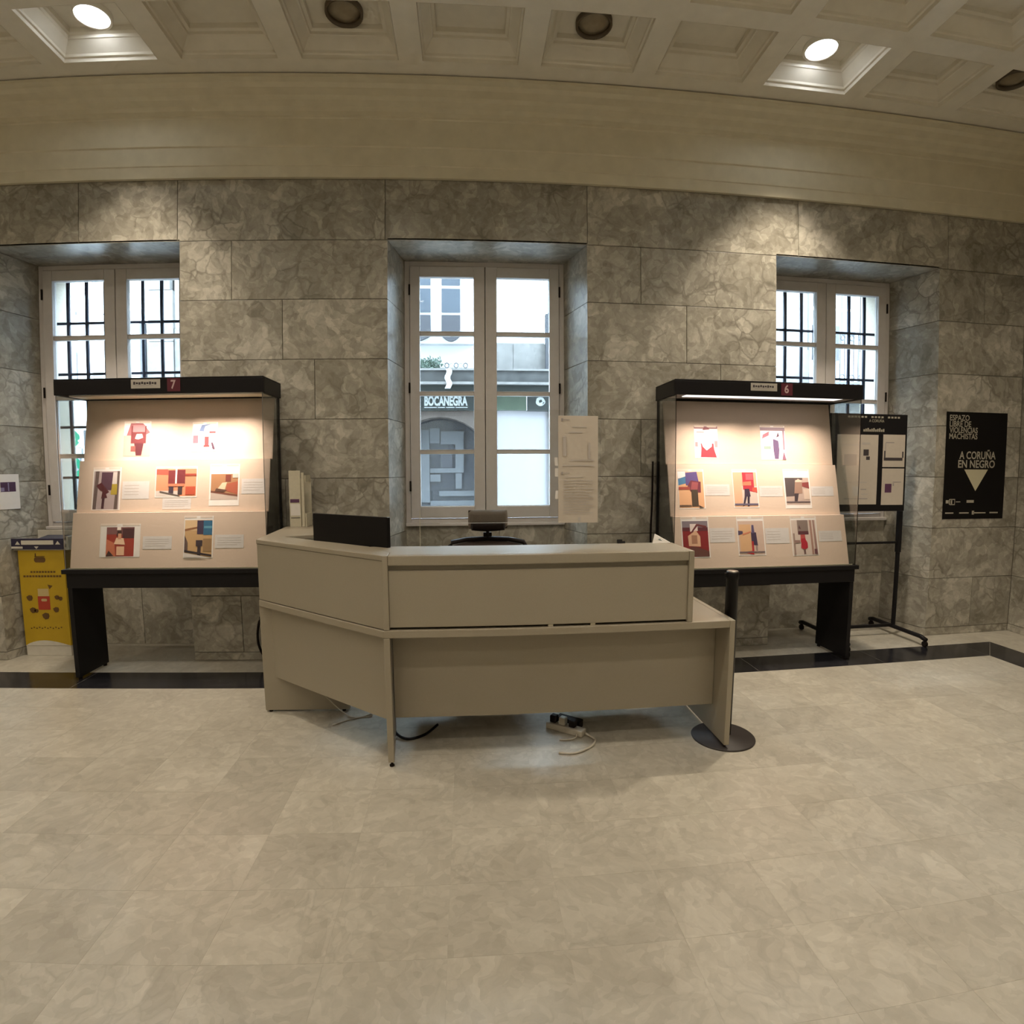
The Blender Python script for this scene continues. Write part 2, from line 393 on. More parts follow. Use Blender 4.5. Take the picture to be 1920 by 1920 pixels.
def other_wall(name, x0, x1, y0, y1):
    return struct(box(name, M['ceiling'], None, x0, x1, y0, y1, 0.0, 4.9))
wr = struct(box('wall_right', M['backing'], None, XR+T, XR+0.3, YF-0.3, T, -0.1, 4.9))
for c in range(9):
    js = [0.0, -0.9, -2.1, -3.3, -4.6] if c % 2 else [0.0, -1.5, -2.7, -3.9, -4.6]
    for p, q in zip(js, js[1:]):
        build('marble_slab', MB().box(XR, XR+T, q+G, p-G, ZS[c]+G, ZS[c+1]-G), M['wall'], wr)
build('marble_facing', MB().box(XR, XR+T, YF, -4.602, 0, 3.8355), M['wall'], wr)
other_wall('wall_left', XL-0.3, XL, YF-0.3, 0.0)
other_wall('wall_front', XL, XR, YF-0.3, YF)

# ---- cornice (entablature) round the room
prof = [(0.0, 3.8355), (-0.030, 3.8355), (-0.030, 3.925), (-0.036, 3.930), (-0.036, 4.070), (-0.046, 4.078), (-0.046, 4.292), (-0.050, 4.300),
        (-0.050, 4.315), (-0.088, 4.328), (-0.100, 4.358), (-0.148, 4.378), (-0.160, 4.408), (-0.218, 4.428), (-0.240, 4.453),
        (-0.285, 4.464), (-0.285, 4.488), (-0.16, 4.488), (-0.16, 4.499), (0.0, 4.499)]
struct(build('trim_1', MB().prism_x(prof[::-1], XL, XR), M['plaster']), 'stepped plaster cornice under the coffered ceiling')
struct(build('trim_2', MB().prism_y([(XR+yy, zz) for yy, zz in prof], YF, -0.0005), M['plaster']))

# ---- coffered ceiling
PX, PY = 0.861, 0.67; OX, OY = 0.69, 0.52
CX0, CY0 = 0.025, -0.68
cm = MB()
xsn = [CX0+PX*k for k in range(-7, 6)]; ysn = [CY0-PY*k for k in range(0, 13)]
xsn = [x for x in xsn if x-OX/2 > XL+0.02 and x+OX/2 < XR-0.02]; ysn = [y for y in ysn if y-OY/2 > YF+0.02]
xe = [XL-0.3]+[e for x in xsn for e in (x-OX/2, x+OX/2)]+[XR+0.3]
prev = 0.02
for y in ysn:
    cm.box(XL-0.3, XR+0.3, y+OY/2, prev, ZC, ZC+0.03)
    for k in range(0, len(xe), 2): cm.box(xe[k], xe[k+1], y-OY/2, y+OY/2, ZC, ZC+0.03)
    prev = y-OY/2
cm.box(XL-0.3, XR+0.3, YF-0.3, prev, ZC, ZC+0.03)
cm.box(XL-0.3, XR+0.3, YF-0.3, 0.0, 4.86, 4.9)
ceil = struct(build('ceiling', cm, M['ceiling']), 'cream coffered plaster ceiling')
cf = MB()
lev = [(OX-0.003, OY-0.003, -0.0005), (OX-0.003, OY-0.003, 0.028), (OX-0.03, OY-0.03, 0.032), (OX-0.035, OY-0.035, 0.05), (OX-0.14, OY-0.14, 0.118),
       (OX-0.155, OY-0.155, 0.122), (OX-0.16, OY-0.16, 0.142), (OX-0.20, OY-0.20, 0.150), (OX-0.205, OY-0.205, 0.186)]
vs = [(sx*w/2, sy*d/2, z) for w, d, z in lev for sx, sy in ((-1,-1),(1,-1),(1,1),(-1,1))]
fs = [(i*4+k, (i+1)*4+k, (i+1)*4+(k+1) % 4, i*4+(k+1) % 4) for i in range(len(lev)-1) for k in range(4)]
n = (len(lev)-1)*4; fs.append((n+3, n+2, n+1, n))
cf.add(vs, fs)
cof0 = None
for x in xsn:
    for y in ysn:
        if cof0 is None:
            cof0 = build('coffer', cf, M['ceiling'], ceil, local=True); q = cof0
        else:
            q = cof0.copy(); C.objects.link(q)
        q.location = Vector((x, y, ZC))-wloc(ceil)

# ---- recessed downlights
def downlight(x, y, lit, label=None, group=None, power=1.0, spread=84, hidden=False):
    t = empty('ceiling_downlight', (x, y, 4.652))
    ring = MB(); nn = 36
    R0, R1 = 0.112, 0.128
    vs = [(r*math.cos(6.283185*k/nn), r*math.sin(6.283185*k/nn), z) for r, z in ((R0,0.034),(R0,0.0),(R1,0.0),(R1,0.034)) for k in range(nn)]
    ring.add(vs, [(i*nn+k, i*nn+(k+1) % nn, (i+1)*nn+(k+1) % nn, (i+1)*nn+k) for i in range(3) for k in range(nn)])
    build('housing', ring, M['lamp_rim'] if not lit else M['ceiling'], t, local=True, smooth=True)
    d = MB().lathe([(0.002, 0.004 if lit else 0.010), (0.06, 0.006 if lit else 0.014), (0.1115, 0.012 if lit else 0.026), (0.1115, 0.033), (0.002, 0.0335)], (0,0,0), 36)
    build('diffuser', d, M['lamp'] if lit else M['lamp_off'], t, local=True, smooth=True)
    tag(t, label, 'ceiling light', group)
    if lit:
        li = bpy.data.lights.new('downlight_beam', 'SPOT'); li.energy = DOWNLIGHT_W*power; li.color = DOWNLIGHT_COL
        li.spot_size = math.radians(spread); li.spot_blend = 0.6; li.shadow_soft_size = 0.10
        lo = bpy.data.objects.new('downlight_beam', li); C.objects.link(lo); lo.parent = t; lo.location = (0, 0, -0.01)
    return t
LX = [CX0+PX*k for k in (-5, -3, -1, 1, 3, 5)]
YL = -0.645
downlight(LX[1], YL, True, 'lit round downlight nearest the left edge of the photo', power=4.5, spread=78)
downlight(LX[2], YL, False, 'unlit round downlight in a coffer, left of the middle window')
downlight(LX[3], YL, False, 'unlit round downlight in a coffer, right of the middle window')
downlight(LX[4], YL, True, 'lit round downlight above the right-hand showcase', power=7.0, spread=80)
downlight(LX[5], YL, False, 'unlit round downlight at the right edge of the photo')
for k in (3, 6, 9, 12):
    for i, x in enumerate(LX):
        downlight(x, CY0-PY*k+0.035, True, 'lit round downlight in the ceiling behind the camera', 'downlights behind the camera', power={3: 1.15, 6: 0.75, 9: 0.45, 12: 0.45}[k], spread=160)

# ================================================================== WINDOWS
ZP = [1.213, 1.688, 2.1955, 2.716, 3.212]
def window(i, cx, handle=False):
    w = struct(empty('window_%d' % i, (cx, YW, 1.045)))
    ya, yb = YW+0.002, YW+0.075
    x0, x1, z0, z1 = cx-FH, cx+FH, 1.048, 3.3506
    fr = MB(); k = 0.045
    fr.box(x0, x0+k, ya, yb, z0, z1); fr.box(x1-k, x1, ya, yb, z0, z1); fr.box(x0+k, x1-k, ya, yb, z1-k, z1); fr.box(x0+k, x1-k, ya, yb, z0, z0+0.06)
    build('outer_frame', fr, M['frame'], w, bevel=0.004)
    box('sill', M['frame'], w, x0, x1, YW-0.035, YW+0.001, 1.046, 1.075, bevel=0.004)
    for s in (0, 1):
        lx0, lx1 = (x0+k+0.003, cx-0.003) if s == 0 else (cx+0.003, x1-k-0.003)
        px0, px1 = (cx-0.566, cx-0.098) if s == 0 else (cx+0.102, cx+0.566)
        lz0, lz1 = z0+0.065, z1-k-0.003
        y0, y1 = YW-0.012, YW+0.045
        m = MB()
        m.box(lx0, px0, y0, y1, lz0, lz1); m.box(px1, lx1, y0, y1, lz0, lz1)
        m.box(px0, px1, y0, y1, lz0, ZP[0]); m.box(px0, px1, y0, y1, ZP[4], lz1)
        leaf = build('casement', m, M['frame'], w, bevel=0.004)
        for z in ZP[1:4]: box('glazing_bar', M['frame'], leaf, px0, px1, y0+0.012, y1-0.006, z-0.016, z+0.016, bevel=0.003)
        for a, b in zip(ZP, ZP[1:]):
            za = a+(0.016 if a != ZP[0] else 0); zb = b-(0.016 if b != ZP[4] else 0)
            box('pane', M['glass'], leaf, px0, px1, YW+0.018, YW+0.023, za, zb)
            box('bead', M['gasket'], leaf, px0, px1, y0+0.008, YW+0.018, za, za+0.006)
        for z in (1.35, 2.2, 3.05):
            xh = lx0-0.004 if s == 0 else lx1+0.004
            build('hinge', MB().lathe([(0.008, 0), (0.008, 0.09)], (xh, y0-0.006, z), 10), M['chair_frame'], leaf)
    box('cover_strip', M['frame'], w, cx-0.02, cx+0.02, YW+0.0455, YW+0.056, z0+0.065, z1-k, bevel=0.002)
    return w
for i, (cx, a, b) in enumerate(WIN): window(i+1, cx)

def grille(cx, xb, label):
    g = empty('window_grille', (cx, 0.66, 1.05)); tag(g, label, 'window grille', 'iron grilles outside the windows')
    for k in range(8):
        x = xb+0.1745*k
        build('bar', MB().tube([(x, 0.66, 1.05), (x, 0.66, 3.42)], 0.016, 8), M['iron'], g, smooth=True)
    for z in (1.10, 1.50, 1.96, 2.44, 2.90, 3.36):
        box('cross_bar', M['iron'], g, cx-0.698, cx+0.698, 0.654, 0.666, z-0.011, z+0.011)
grille(WIN[0][0], -3.638, 'dark iron grille outside the window at the left')
grille(WIN[2][0], 2.735, 'dark iron grille outside the window at the right')

# ================================================================== RECEPTION DESK
A = Vector((-0.432, -1.695)); B = Vector((-1.318, -0.995)); XE = 1.165; XD = 1.408
dw = (B-A).normalized(); nw = Vector((-dw.y, dw.x))
if nw.y < 0: nw = -nw                                 # towards the staff side
nw = Vector((abs(nw.x), abs(nw.y)))
desk = tag(empty('reception_desk', (0.2, -1.3, 0)), 'beige laminate reception desk with angled left wing and raised counter', 'desk')
ZD0, ZD1, ZT = 0.698, 0.738, 1.118
def off(p, d): return (p[0]+nw.x*d, p[1]+nw.y*d)
# meeting point of the inner lines (front depth df, wing depth dg)
def inner(df, dg):
    yy = A.y+df
    p0 = A+nw*dg; t = (yy-p0.y)/dw.y
    return (p0.x+dw.x*t, yy)
Ai = inner(0.335, 0.19); Bi = off(B, 0.19)
# work surface
ds = inner(0.66, 0.60)
build('desktop', MB().prism([(A.x, A.y), (XD-0.03, A.y), (XD-0.03, A.y+0.66), ds, (B.x+0.60, -0.62), (B.x+0.58, -0.15), (B.x-0.05, -0.15), (B.x, B.y)], ZD0, ZD1), M['laminate'], desk, bevel=0.004)
# raised counter: front box
cb = build('counter_front', MB().box(A.x+0.030, XE-0.028, A.y+0.012, A.y+0.030, ZD1+0.012, 1.040), M['laminate'], desk, bevel=0.003)
build('counter_side', MB().box(XE-0.028, XE, A.y, A.y+0.335, ZD1+0.001, ZT-0.001), M['laminate'], desk, bevel=0.003)
build('counter_side', MB().prism([(A.x+0.002, A.y), (A.x+0.03, A.y), (A.x+0.03, A.y+0.05), (A.x+0.002, A.y+0.022)], ZD1+0.001, ZT-0.001), M['laminate'], desk, bevel=0.003)
box('counter_rail', M['laminate'], desk, A.x+0.030, XE-0.028, A.y+0.002, A.y+0.022, 1.066, ZT-0.001, bevel=0.005)
box('counter_recess', M['laminate_edge'], desk, A.x+0.030, XE-0.028, A.y+0.030, A.y+0.045, ZD1+0.012, 1.066)
build('counter_top', MB().prism([(A.x+0.03, A.y+0.022), (XE-0.028, A.y+0.022), (XE-0.028, A.y+0.335), Ai, (A.x+0.03, A.y+0.1)], ZT-0.030, ZT), M['laminate'], desk, bevel=0.004)
box('counter_back', M['laminate'], desk, Ai[0]+0.01, XE-0.03, A.y+0.315, A.y+0.333, ZD1+0.001, ZT-0.031)
for x in (0.40, 0.62): box('riser', M['cream'], desk, x, x+0.025, A.y+0.016, A.y+0.03, ZD1+0.0005, ZD1+0.012)
# wing: top, front and return
build('wing_top', MB().prism([(A.x, A.y), (A.x+0.028, A.y+0.03), (A.x+0.028, A.y+0.1), Ai, Bi, (B.x+0.42, -0.72), (B.x+0.40, -0.10), (B.x-0.075, -0.10), (B.x, B.y)][::1], ZT-0.026, ZT+0.001), M['laminate'], desk, bevel=0.004)
Aw = A+nw*0.004; Bw = B+nw*0.004
build('wing_front', MB().prism([(Aw.x, Aw.y), (Aw.x+nw.x*0.02, Aw.y+nw.y*0.02), (Bw.x+nw.x*0.02, Bw.y+nw.y*0.02), (Bw.x, Bw.y)], ZD1+0.004, ZT-0.027), M['laminate'], desk, bevel=0.003)
build('wing_back', MB().prism([(Ai[0], Ai[1]), (Ai[0]-nw.x*0.018, Ai[1]-nw.y*0.018), (Bi[0]-nw.x*0.018, Bi[1]-nw.y*0.018), Bi], ZD1+0.001, ZT-0.027), M['laminate'], desk)
build('return_side', MB().prism([(B.x+0.004, B.y+0.02), (B.x+0.024, B.y+0.02), (B.x-0.04, -0.12), (B.x-0.06, -0.12)], ZD1+0.001, ZT-0.027), M['laminate'], desk)
A2 = A+nw*0.05+dw*0.03; B2 = B+nw*0.05-dw*0.03
build('modesty_panel', MB().prism([(A2.x, A2.y), (A2.x+nw.x*0.018, A2.y+nw.y*0.018), (B2.x+nw.x*0.018, B2.y+nw.y*0.018), (B2.x, B2.y)], 0.235, ZD0-0.001), M['laminate'], desk, bevel=0.002)
box('modesty_panel', M['laminate'], desk, A.x+0.020, XD-0.032, A.y+0.165, A.y+0.183, 0.20, ZD0-0.001, bevel=0.002)
for x in (-0.32, 0.62):                              # unseen drawer units, added to keep window light off the floor here
    du = box('added_drawer_unit', M['laminate'], desk, x, x+0.42, A.y+0.40, A.y+0.645, 0.125, ZD0-0.001, bevel=0.003)
    for q in range(3): box('added_drawer_front', M['laminate_edge'], du, x+0.006, x+0.414, A.y+0.6455, A.y+0.655, 0.135+0.186*q, 0.312+0.186*q, bevel=0.002)
# supports
build('end_panel', MB().box(XD-0.03, XD, A.y-0.001, A.y+0.66, 0.030, ZD1), M['laminate'], desk, bevel=0.003)
build('end_panel', MB().box(B.x-0.002, B.x+0.54, B.y+0.004, B.y+0.03, 0.012, ZD0-0.001), M['laminate'], desk, bevel=0.003)
build('front_leg', MB().prism([(A.x-0.002, A.y), (A.x+0.030, A.y), (A.x-0.010, A.y+0.40), (A.x-0.042, A.y+0.40)], 0.028, ZD0-0.001), M['laminate'], desk, bevel=0.003)
build('end_panel', MB().prism([(B.x+0.004, B.y+0.034), (B.x+0.028, B.y+0.034), (B.x-0.03, -0.17), (B.x-0.054, -0.17)], 0.012, ZD0-0.001), M['laminate'], desk)
for p in ((A.x+0.014, A.y+0.02), (A.x-0.024, A.y+0.38), (XD-0.015, A.y+0.025), (XD-0.015, A.y+0.62)):
    build('foot', MB().lathe([(0.013, 0), (0.013, 0.008), (0.006, 0.010), (0.006, 0.03)], (p[0], p[1], 0), 12), M['chair_frame'], desk)
for p in ((B.x+0.03, B.y+0.017), (B.x+0.50, B.y+0.017), (B.x-0.02, -0.2)):
    build('foot', MB().lathe([(0.012, 0), (0.012, 0.014)], (p[0], p[1], 0), 12), M['chair_frame'], desk)

# ---- monitor seen from behind, on the wing
mp = Vector((-0.700, -1.262)); md = Vector((0.494, -0.345)).normalized(); mn = Vector((-md.y, md.x))
mt = tag(empty('computer_monitor', (mp.x+mn.x*0.06, mp.y+mn.y*0.06, ZD1)), 'black computer monitor seen from behind over the desk wing', 'monitor')
def mon(name, a0, a1, c0, c1, z0, z1, m, bv=0.004):
    P = [mp+md*a+mn*c for a, c in ((a0,c0),(a1,c0),(a1,c1),(a0,c1))]
    return build(name, MB().prism([(p.x, p.y) for p in P], z0, z1), m, mt, bevel=bv)
mon('shell', -0.305, 0.305, 0.02, 0.045, 0.93, 1.283, M['black_plastic'])
mon('screen', -0.298, 0.298, 0.0451, 0.047, 0.938, 1.276, M['f_glass'], 0)
mon('stand_arm', -0.03, 0.03, 0.046, 0.07, 0.75, 1.05, M['black_plastic'])
mon('stand_base', -0.11, 0.11, 0.035, 0.22, ZD1+0.0005, ZD1+0.015, M['black_plastic'])

# ---- magazine file at the left end
hf = tag(empty('magazine_file', (-1.25, -0.2, ZT+0.001)), 'tall cream document holder at the left end of the counter', 'document holder')
hb = lambda n, *a, m='cream': box(n, M[m], hf, *a, bevel=0.002)
z0 = ZT+0.0015
hb('front_panel', -1.338, -1.252, -0.262, -0.254, z0, z0+0.42)
hb('side_panel', -1.338, -1.330, -0.253, -0.12, z0, z0+0.40)
hb('bottom', -1.329, -1.212, -0.253, -0.12, z0, z0+0.008)
hb('edge_strip', -1.246, -1.226, -0.262, -0.252, z0, z0+0.405)
hb('back_panel', -1.329, -1.212, -0.119, -0.111, z0, z0+0.36)
hb('top_band', -1.225, -1.214, -0.253, -0.12, z0+0.335, z0+0.385)
hb('low_band', -1.225, -1.214, -0.253, -0.12, z0+0.008, z0+0.10)
hb('sticker', -1.331, -1.263, -0.2632, -0.2622, z0+0.182, z0+0.208, m='sticker')
hb('label_slip', -1.330, -1.258, -0.2632, -0.2622, z0+0.085, z0+0.172, m='paper')
hb('groove', -1.329, -1.259, -0.2634, -0.2626, z0+0.066, z0+0.071, m='ink_dark')

# ---- acrylic screen with two notices taped on it
sc = tag(empty('acrylic_screen', (0.2, -1.4, ZT+0.001)), 'clear acrylic protective screen standing on the counter', 'screen')
zb = ZT+0.0015
YS = -1.402
m = MB(); m.box(-0.262, 0.728, YS, YS+0.004, zb+0.128, zb+0.74); m.box(-0.262, -0.155, YS, YS+0.004, zb, zb+0.128); m.box(0.60, 0.728, YS, YS+0.004, zb, zb+0.128)
build('sheet', m, M['acrylic'], sc)
box('slot_edge', M['gasket'], sc, -0.155, 0.60, YS-0.0005, YS+0.0045, zb+0.1262, zb+0.128)
box('sheet_edge', M['cream'], sc, -0.2645, -0.2622, YS, YS+0.004, zb, zb+0.2)
def notice(z0, z1, a, label):
    n = tag(empty('paper_notice', (0.605, YS-0.004, z0)), label, 'notice', 'notices on the acrylic screen')
    m = MB(); f = Frame((0.492, YS-0.0035, z0), (1, 0, 0), (0, 0, 1)); w = 0.222; h = z1-z0
    NX, NZ = 6, 8
    vs = [f(w*i/NX, h*j/NZ, 0.0005+0.0035*math.sin(3.1*i/NX)*math.sin(2.0+3.4*j/NZ)**2) for j in range(NZ+1) for i in range(NX+1)]
    fs = [(j*(NX+1)+i, j*(NX+1)+i+1, (j+1)*(NX+1)+i+1, (j+1)*(NX+1)+i) for j in range(NZ) for i in range(NX)]
    m.add(vs, fs); build('sheet', m, M['cream_paper'], n, smooth=True)
    p = MB()
    for q in a: f.sheet(p, q[0]*w, q[1]*w, q[2]*h, q[3]*h, 0.0050, 0.0053)
    build('print', p, M['ink_soft'], n)
    e = MB(); f.sheet(e, 0.07*w, 0.12*w, 0.90*h, 0.95*h, 0.0050, 0.0054); f.sheet(e, 0.13*w, 0.28*w, 0.92*h, 0.93*h, 0.0050, 0.0054)
    build('letterhead', e, M['ink'], n)
    return n
M['cream_paper'] = plain('notice_paper', (0.56, 0.50, 0.43), 0.8, vary=0.02, bscale=30)
notice(1.537, 1.830, [(0.12, 0.2, 0.25, 0.62), (0.25, 0.6, 0.68, 0.70), (0.35, 0.7, 0.78, 0.8), (0.75, 0.8, 0.2, 0.5), (0.3, 0.9, 0.16, 0.18), (0.1, 0.9, 0.06, 0.08)],
       'upper of the two notices taped to the acrylic screen')
rows = [(0.15, 0.62, 0.84, 0.852)]+[(0.12, 0.88-0.1*(i % 3 == 2), 0.78-0.05*i, 0.792-0.05*i) for i in range(13)]+[(0.5, 0.56, 0.02, 0.1)]
notice(1.243, 1.538, rows, 'lower of the two notices taped to the acrylic screen, full of small print')
for k, z in enumerate((1.557, 1.497, 1.375)):
    tp = MB(); Frame((0.474, YS-0.0012, z), (1, 0, 0), (0.08*(k-1), 0, 1)).sheet(tp, 0, 0.018, 0, 0.045, 0, 0.0008)
    tag(build('tape_strip', tp, M['paper']), ('uppermost', 'middle', 'lowest')[k]+' short strip of white tape left of the notices', 'tape', 'tape strips on the screen')

# ---- leaflet and small dark object on the counter
lf = MB()
lf.add([(1.035, -1.40, ZT+0.001), (1.145, -1.392, ZT+0.001), (1.152, -1.375, ZT+0.001), (1.055, -1.378, ZT+0.052), (1.064, -1.372, ZT+0.050)],
       [(0, 1, 3), (1, 2, 4, 3), (0, 3, 4)])
ob = build('folded_leaflet', lf, M['paper']); tag(ob, 'folded pale leaflet standing on the right end of the counter', 'leaflet')
sl = ob.modifiers.new('thick', 'SOLIDIFY'); sl.thickness = 0.001
pr = MB().add([(1.07, -1.3925, ZT+0.022), (1.098, -1.391, ZT+0.012), (1.085, -1.386, ZT+0.026)], [(0, 1, 2)]); build('print', pr, ink(120, 135, 140), ob)
tag(build('dark_wedge', MB().prism_x([(-1.375, ZT+0.0005), (-1.365, ZT+0.022), (-1.362, ZT+0.022), (-1.362, ZT+0.0005)], 0.838, 0.868).prism_x([(-1.372, ZT+0.0005), (-1.366, ZT+0.012), (-1.362, ZT+0.012), (-1.362, ZT+0.0005)], 0.868, 0.885), M['black_plastic']),
    'small dark object on the back edge of the counter right of the notices', 'small object')

# ---- office chair behind the desk
ch = tag(empty('office_chair', (0.135, -0.50, 0)), 'dark brown office chair with headrest behind the desk', 'office chair')
cxx, cy = 0.135, -0.50
def rounded(cx, cz, w, h, r, n=6):
    P = []
    for sx, sz, a0 in ((1,1,0),(-1,1,90),(-1,-1,180),(1,-1,270)):
        for k in range(n+1):
            a = math.radians(a0+90*k/n); P.append((cx+sx*(w/2-r)+r*math.cos(a), cz+sz*(h/2-r)+r*math.sin(a)))
    return P
def pillow(w, h, d, y, cz, bend=0.0, n=14, m=8, ex=4.0, droop=0.0):
    mb = MB(); vs = []; fs = []
    for j in range(m+1):
        for i in range(n+1):
            u = -1+2*i/n; v = -1+2*j/m
            th = d*(max(0, 1-abs(u)**ex)*max(0, 1-abs(v)**ex))**0.5
            for s in (-1, 1): vs.append((cxx+u*w/2*(1-0.03*v*v), y+s*th/2+bend*u*u, cz+v*h/2+droop*(1-u*u)*(v < 0)*abs(v)))
    idx = lambda i, j, s: (j*(n+1)+i)*2+s
    for j in range(m):
        for i in range(n):
            fs.append((idx(i,j,0), idx(i+1,j,0), idx(i+1,j+1,0), idx(i,j+1,0)))
            fs.append((idx(i,j,1), idx(i,j+1,1), idx(i+1,j+1,1), idx(i+1,j,1)))
    for i in range(n):
        fs.append((idx(i,0,0), idx(i,0,1), idx(i+1,0,1), idx(i+1,0,0))); fs.append((idx(i,m,0), idx(i+1,m,0), idx(i+1,m,1), idx(i,m,1)))
    for j in range(m):
        fs.append((idx(0,j,0), idx(0,j+1,0), idx(0,j+1,1), idx(0,j,1))); fs.append((idx(n,j,0), idx(n,j,1), idx(n,j+1,1), idx(n,j+1,0)))
    return mb.add(vs, fs)
hr = build('headrest', pillow(0.275, 0.125, 0.075, cy-0.05, 1.192, -0.03, ex=5, droop=-0.012), M['chair_fabric'], ch, smooth=True)
build('headrest_shell', pillow(0.235, 0.055, 0.05, cy-0.085, 1.146, -0.02, ex=3, droop=-0.010), M['chair_frame'], ch, smooth=True)
build('headrest_stem', MB().tube([(cxx, cy-0.06, 1.125), (cxx, cy-0.02, 1.10), (cxx, cy+0.005, 1.06)], [0.02, 0.012, 0.013], 10).box(cxx-0.03, cxx+0.03, cy-0.015, cy+0.025, 1.062, 1.092), M['chair_frame'], ch, bevel=0.004)
bz = [(-0.245, 1.035), (-0.15, 1.060), (0, 1.068), (0.15, 1.060), (0.245, 1.030)]
fr = MB(); P = [(-0.235, 0.52), (-0.262, 0.75), (-0.265, 1.005), (-0.255, 1.025), (-0.15, 1.040), (0, 1.045), (0.15, 1.040), (0.255, 1.022), (0.265, 1.0), (0.262, 0.75), (0.235, 0.52), (0, 0.50), (-0.235, 0.52)]
fr.tube([(cxx+x, cy-0.02+0.05*(1-(x/0.27)**2), z) for x, z in P], 0.017, 8); build('back_frame', fr, M['chair_frame'], ch, smooth=True)
bk = MB(); vs = []; fs = []
for j in range(9):
    for i in range(11):
        x = (-1+2*i/10)*0.25; z = 0.52+j/8*(0.512-0.03*(x/0.25)**2); vs.append((cxx+x*(0.92+0.08*j/8), cy-0.022+0.05*(1-(x/0.27)**2), z))
for j in range(8):
    for i in range(10): fs.append((j*11+i, j*11+i+1, (j+1)*11+i+1, (j+1)*11+i))
bk.add(vs, fs); ob = build('back_mesh', bk, M['chair_mesh'], ch, smooth=True); ob.modifiers.new('thick', 'SOLIDIFY').thickness = 0.006
st = MB().prism([(x, z) for x, z in rounded(cxx, cy-0.27, 0.48, 0.46, 0.09)], 0.42, 0.48); build('seat', st, M['chair_fabric'], ch, bevel=0.02)
for s in (-1, 1):
    build('armrest', MB().tube([(cxx+s*0.25, cy-0.20, 0.40), (cxx+s*0.29, cy-0.20, 0.46), (cxx+s*0.29, cy-0.20, 0.64)], 0.016, 8).box(cxx+s*0.29-0.035, cxx+s*0.29+0.035, cy-0.33, cy-0.08, 0.64, 0.665), M['chair_frame'], ch, bevel=0.004)
build('back_support', MB().tube([(cxx, cy-0.2, 0.41), (cxx, cy-0.02, 0.42), (cxx, cy+0.05, 0.55), (cxx, cy+0.055, 0.75)], 0.022, 8), M['chair_frame'], ch, smooth=True)
build('gas_column', MB().lathe([(0.028, 0.10), (0.028, 0.28), (0.018, 0.285), (0.018, 0.42)], (cxx, cy-0.26, 0), 16), M['chair_frame'], ch, smooth=True)
for k in range(5):
    a = 2*math.pi*k/5+0.3; ca, sa = math.cos(a), math.sin(a)
    build('base_spoke', MB().tube([(cxx, cy-0.26, 0.11), (cxx+0.16*ca, cy-0.26+0.16*sa, 0.095), (cxx+0.30*ca, cy-0.26+0.30*sa, 0.075)], [0.026, 0.02, 0.014], 8), M['chair_frame'], ch, smooth=True)
    wl = MB().tube([(cxx+0.30*ca-0.022*sa, cy-0.26+0.30*sa+0.022*ca, 0.028), (cxx+0.30*ca+0.022*sa, cy-0.26+0.30*sa-0.022*ca, 0.028)], 0.028, 14)
    build('castor', wl, M['chair_frame'], ch)

# ---- things under the desk
def cable(name, pts, r, m, label):
    pts = [Vector(p) for p in pts]; out = []
    for i in range(len(pts)-1):
        p0, p1, p2, p3 = pts[max(i-1,0)], pts[i], pts[i+1], pts[min(i+2,len(pts)-1)]
        for k in range(6):
            t = k/6; out.append(0.5*((2*p1)+(p2-p0)*t+(2*p0-5*p1+4*p2-p3)*t*t+(3*p1-p0-3*p2+p3)*t**3))
    out.append(pts[-1])
    return tag(build(name, MB().tube(out, r, 7), m, smooth=True), label, 'cable')
cable('white_cable', [(0.656, -1.440, 0.022), (0.685, -1.462, 0.010), (0.70, -1.50, 0.008), (0.66, -1.57, 0.008), (0.56, -1.63, 0.008), (0.47, -1.62, 0.008)], 0.0065, M['cable_white'], 'white cable looping on the floor under the desk')
cable('white_cable', [(0.605, -1.442, 0.02), (0.590, -1.462, 0.007), (0.545, -1.475, 0.006), (0.50, -1.468, 0.006)], 0.005, M['cable_white'], 'thin white cable beside the power strip under the desk')
cable('black_cable', [(-0.47, -1.30, 0.06), (-0.43, -1.36, 0.02), (-0.36, -1.40, 0.009), (-0.27, -1.35, 0.009), (-0.20, -1.27, 0.03)], 0.008, M['black_plastic'], 'black cable on the floor behind the front leg of the desk')
cable('white_cable', [(-0.92, -1.03, 0.12), (-0.80, -1.06, 0.02), (-0.72, -1.10, 0.006), (-0.62, -1.08, 0.006)], 0.004, M['cable_white'], 'thin white wire under the angled desk wing, upper one')
cable('white_cable', [(-0.84, -1.20, 0.006), (-0.76, -1.13, 0.006), (-0.68, -1.09, 0.006), (-0.60, -1.02, 0.01)], 0.004, M['cable_white'], 'thin white wire under the angled desk wing, lower one')
ps = tag(empty('power_strip', (0.56, -1.33, 0)), 'white power strip with plugs under the desk', 'power strip')
d = Vector((0.78, -0.62)).normalized(); n2 = Vector((0.62, 0.78)).normalized(); c0 = Vector((0.555, -1.36))
def obx(mb, a0, a1, b0, b1, z0, z1): 
    P = [c0+d*a+n2*b for a, b in ((a0,b0),(a1,b0),(a1,b1),(a0,b1))]; return mb.prism([(p.x, p.y) for p in P], z0, z1)
build('strip_body', obx(MB(), -0.12, 0.12, -0.03, 0.03, 0.001, 0.04), M['cable_white'], ps, bevel=0.006)
for k, a in enumerate((-0.08, -0.02, 0.045)): build('plug', obx(MB(), a-0.02, a+0.02, -0.018, 0.022, 0.0405, 0.085), (M['chair_frame'], M['cable_white'], M['chair_frame'])[k], ps, bevel=0.006)
pb = tag(build('power_adapter', obx(MB(), -0.10, 0.06, 0.05, 0.11, 0.001, 0.05), M['chair_frame'], bevel=0.006), 'black power adapter behind the power strip', 'adapter')

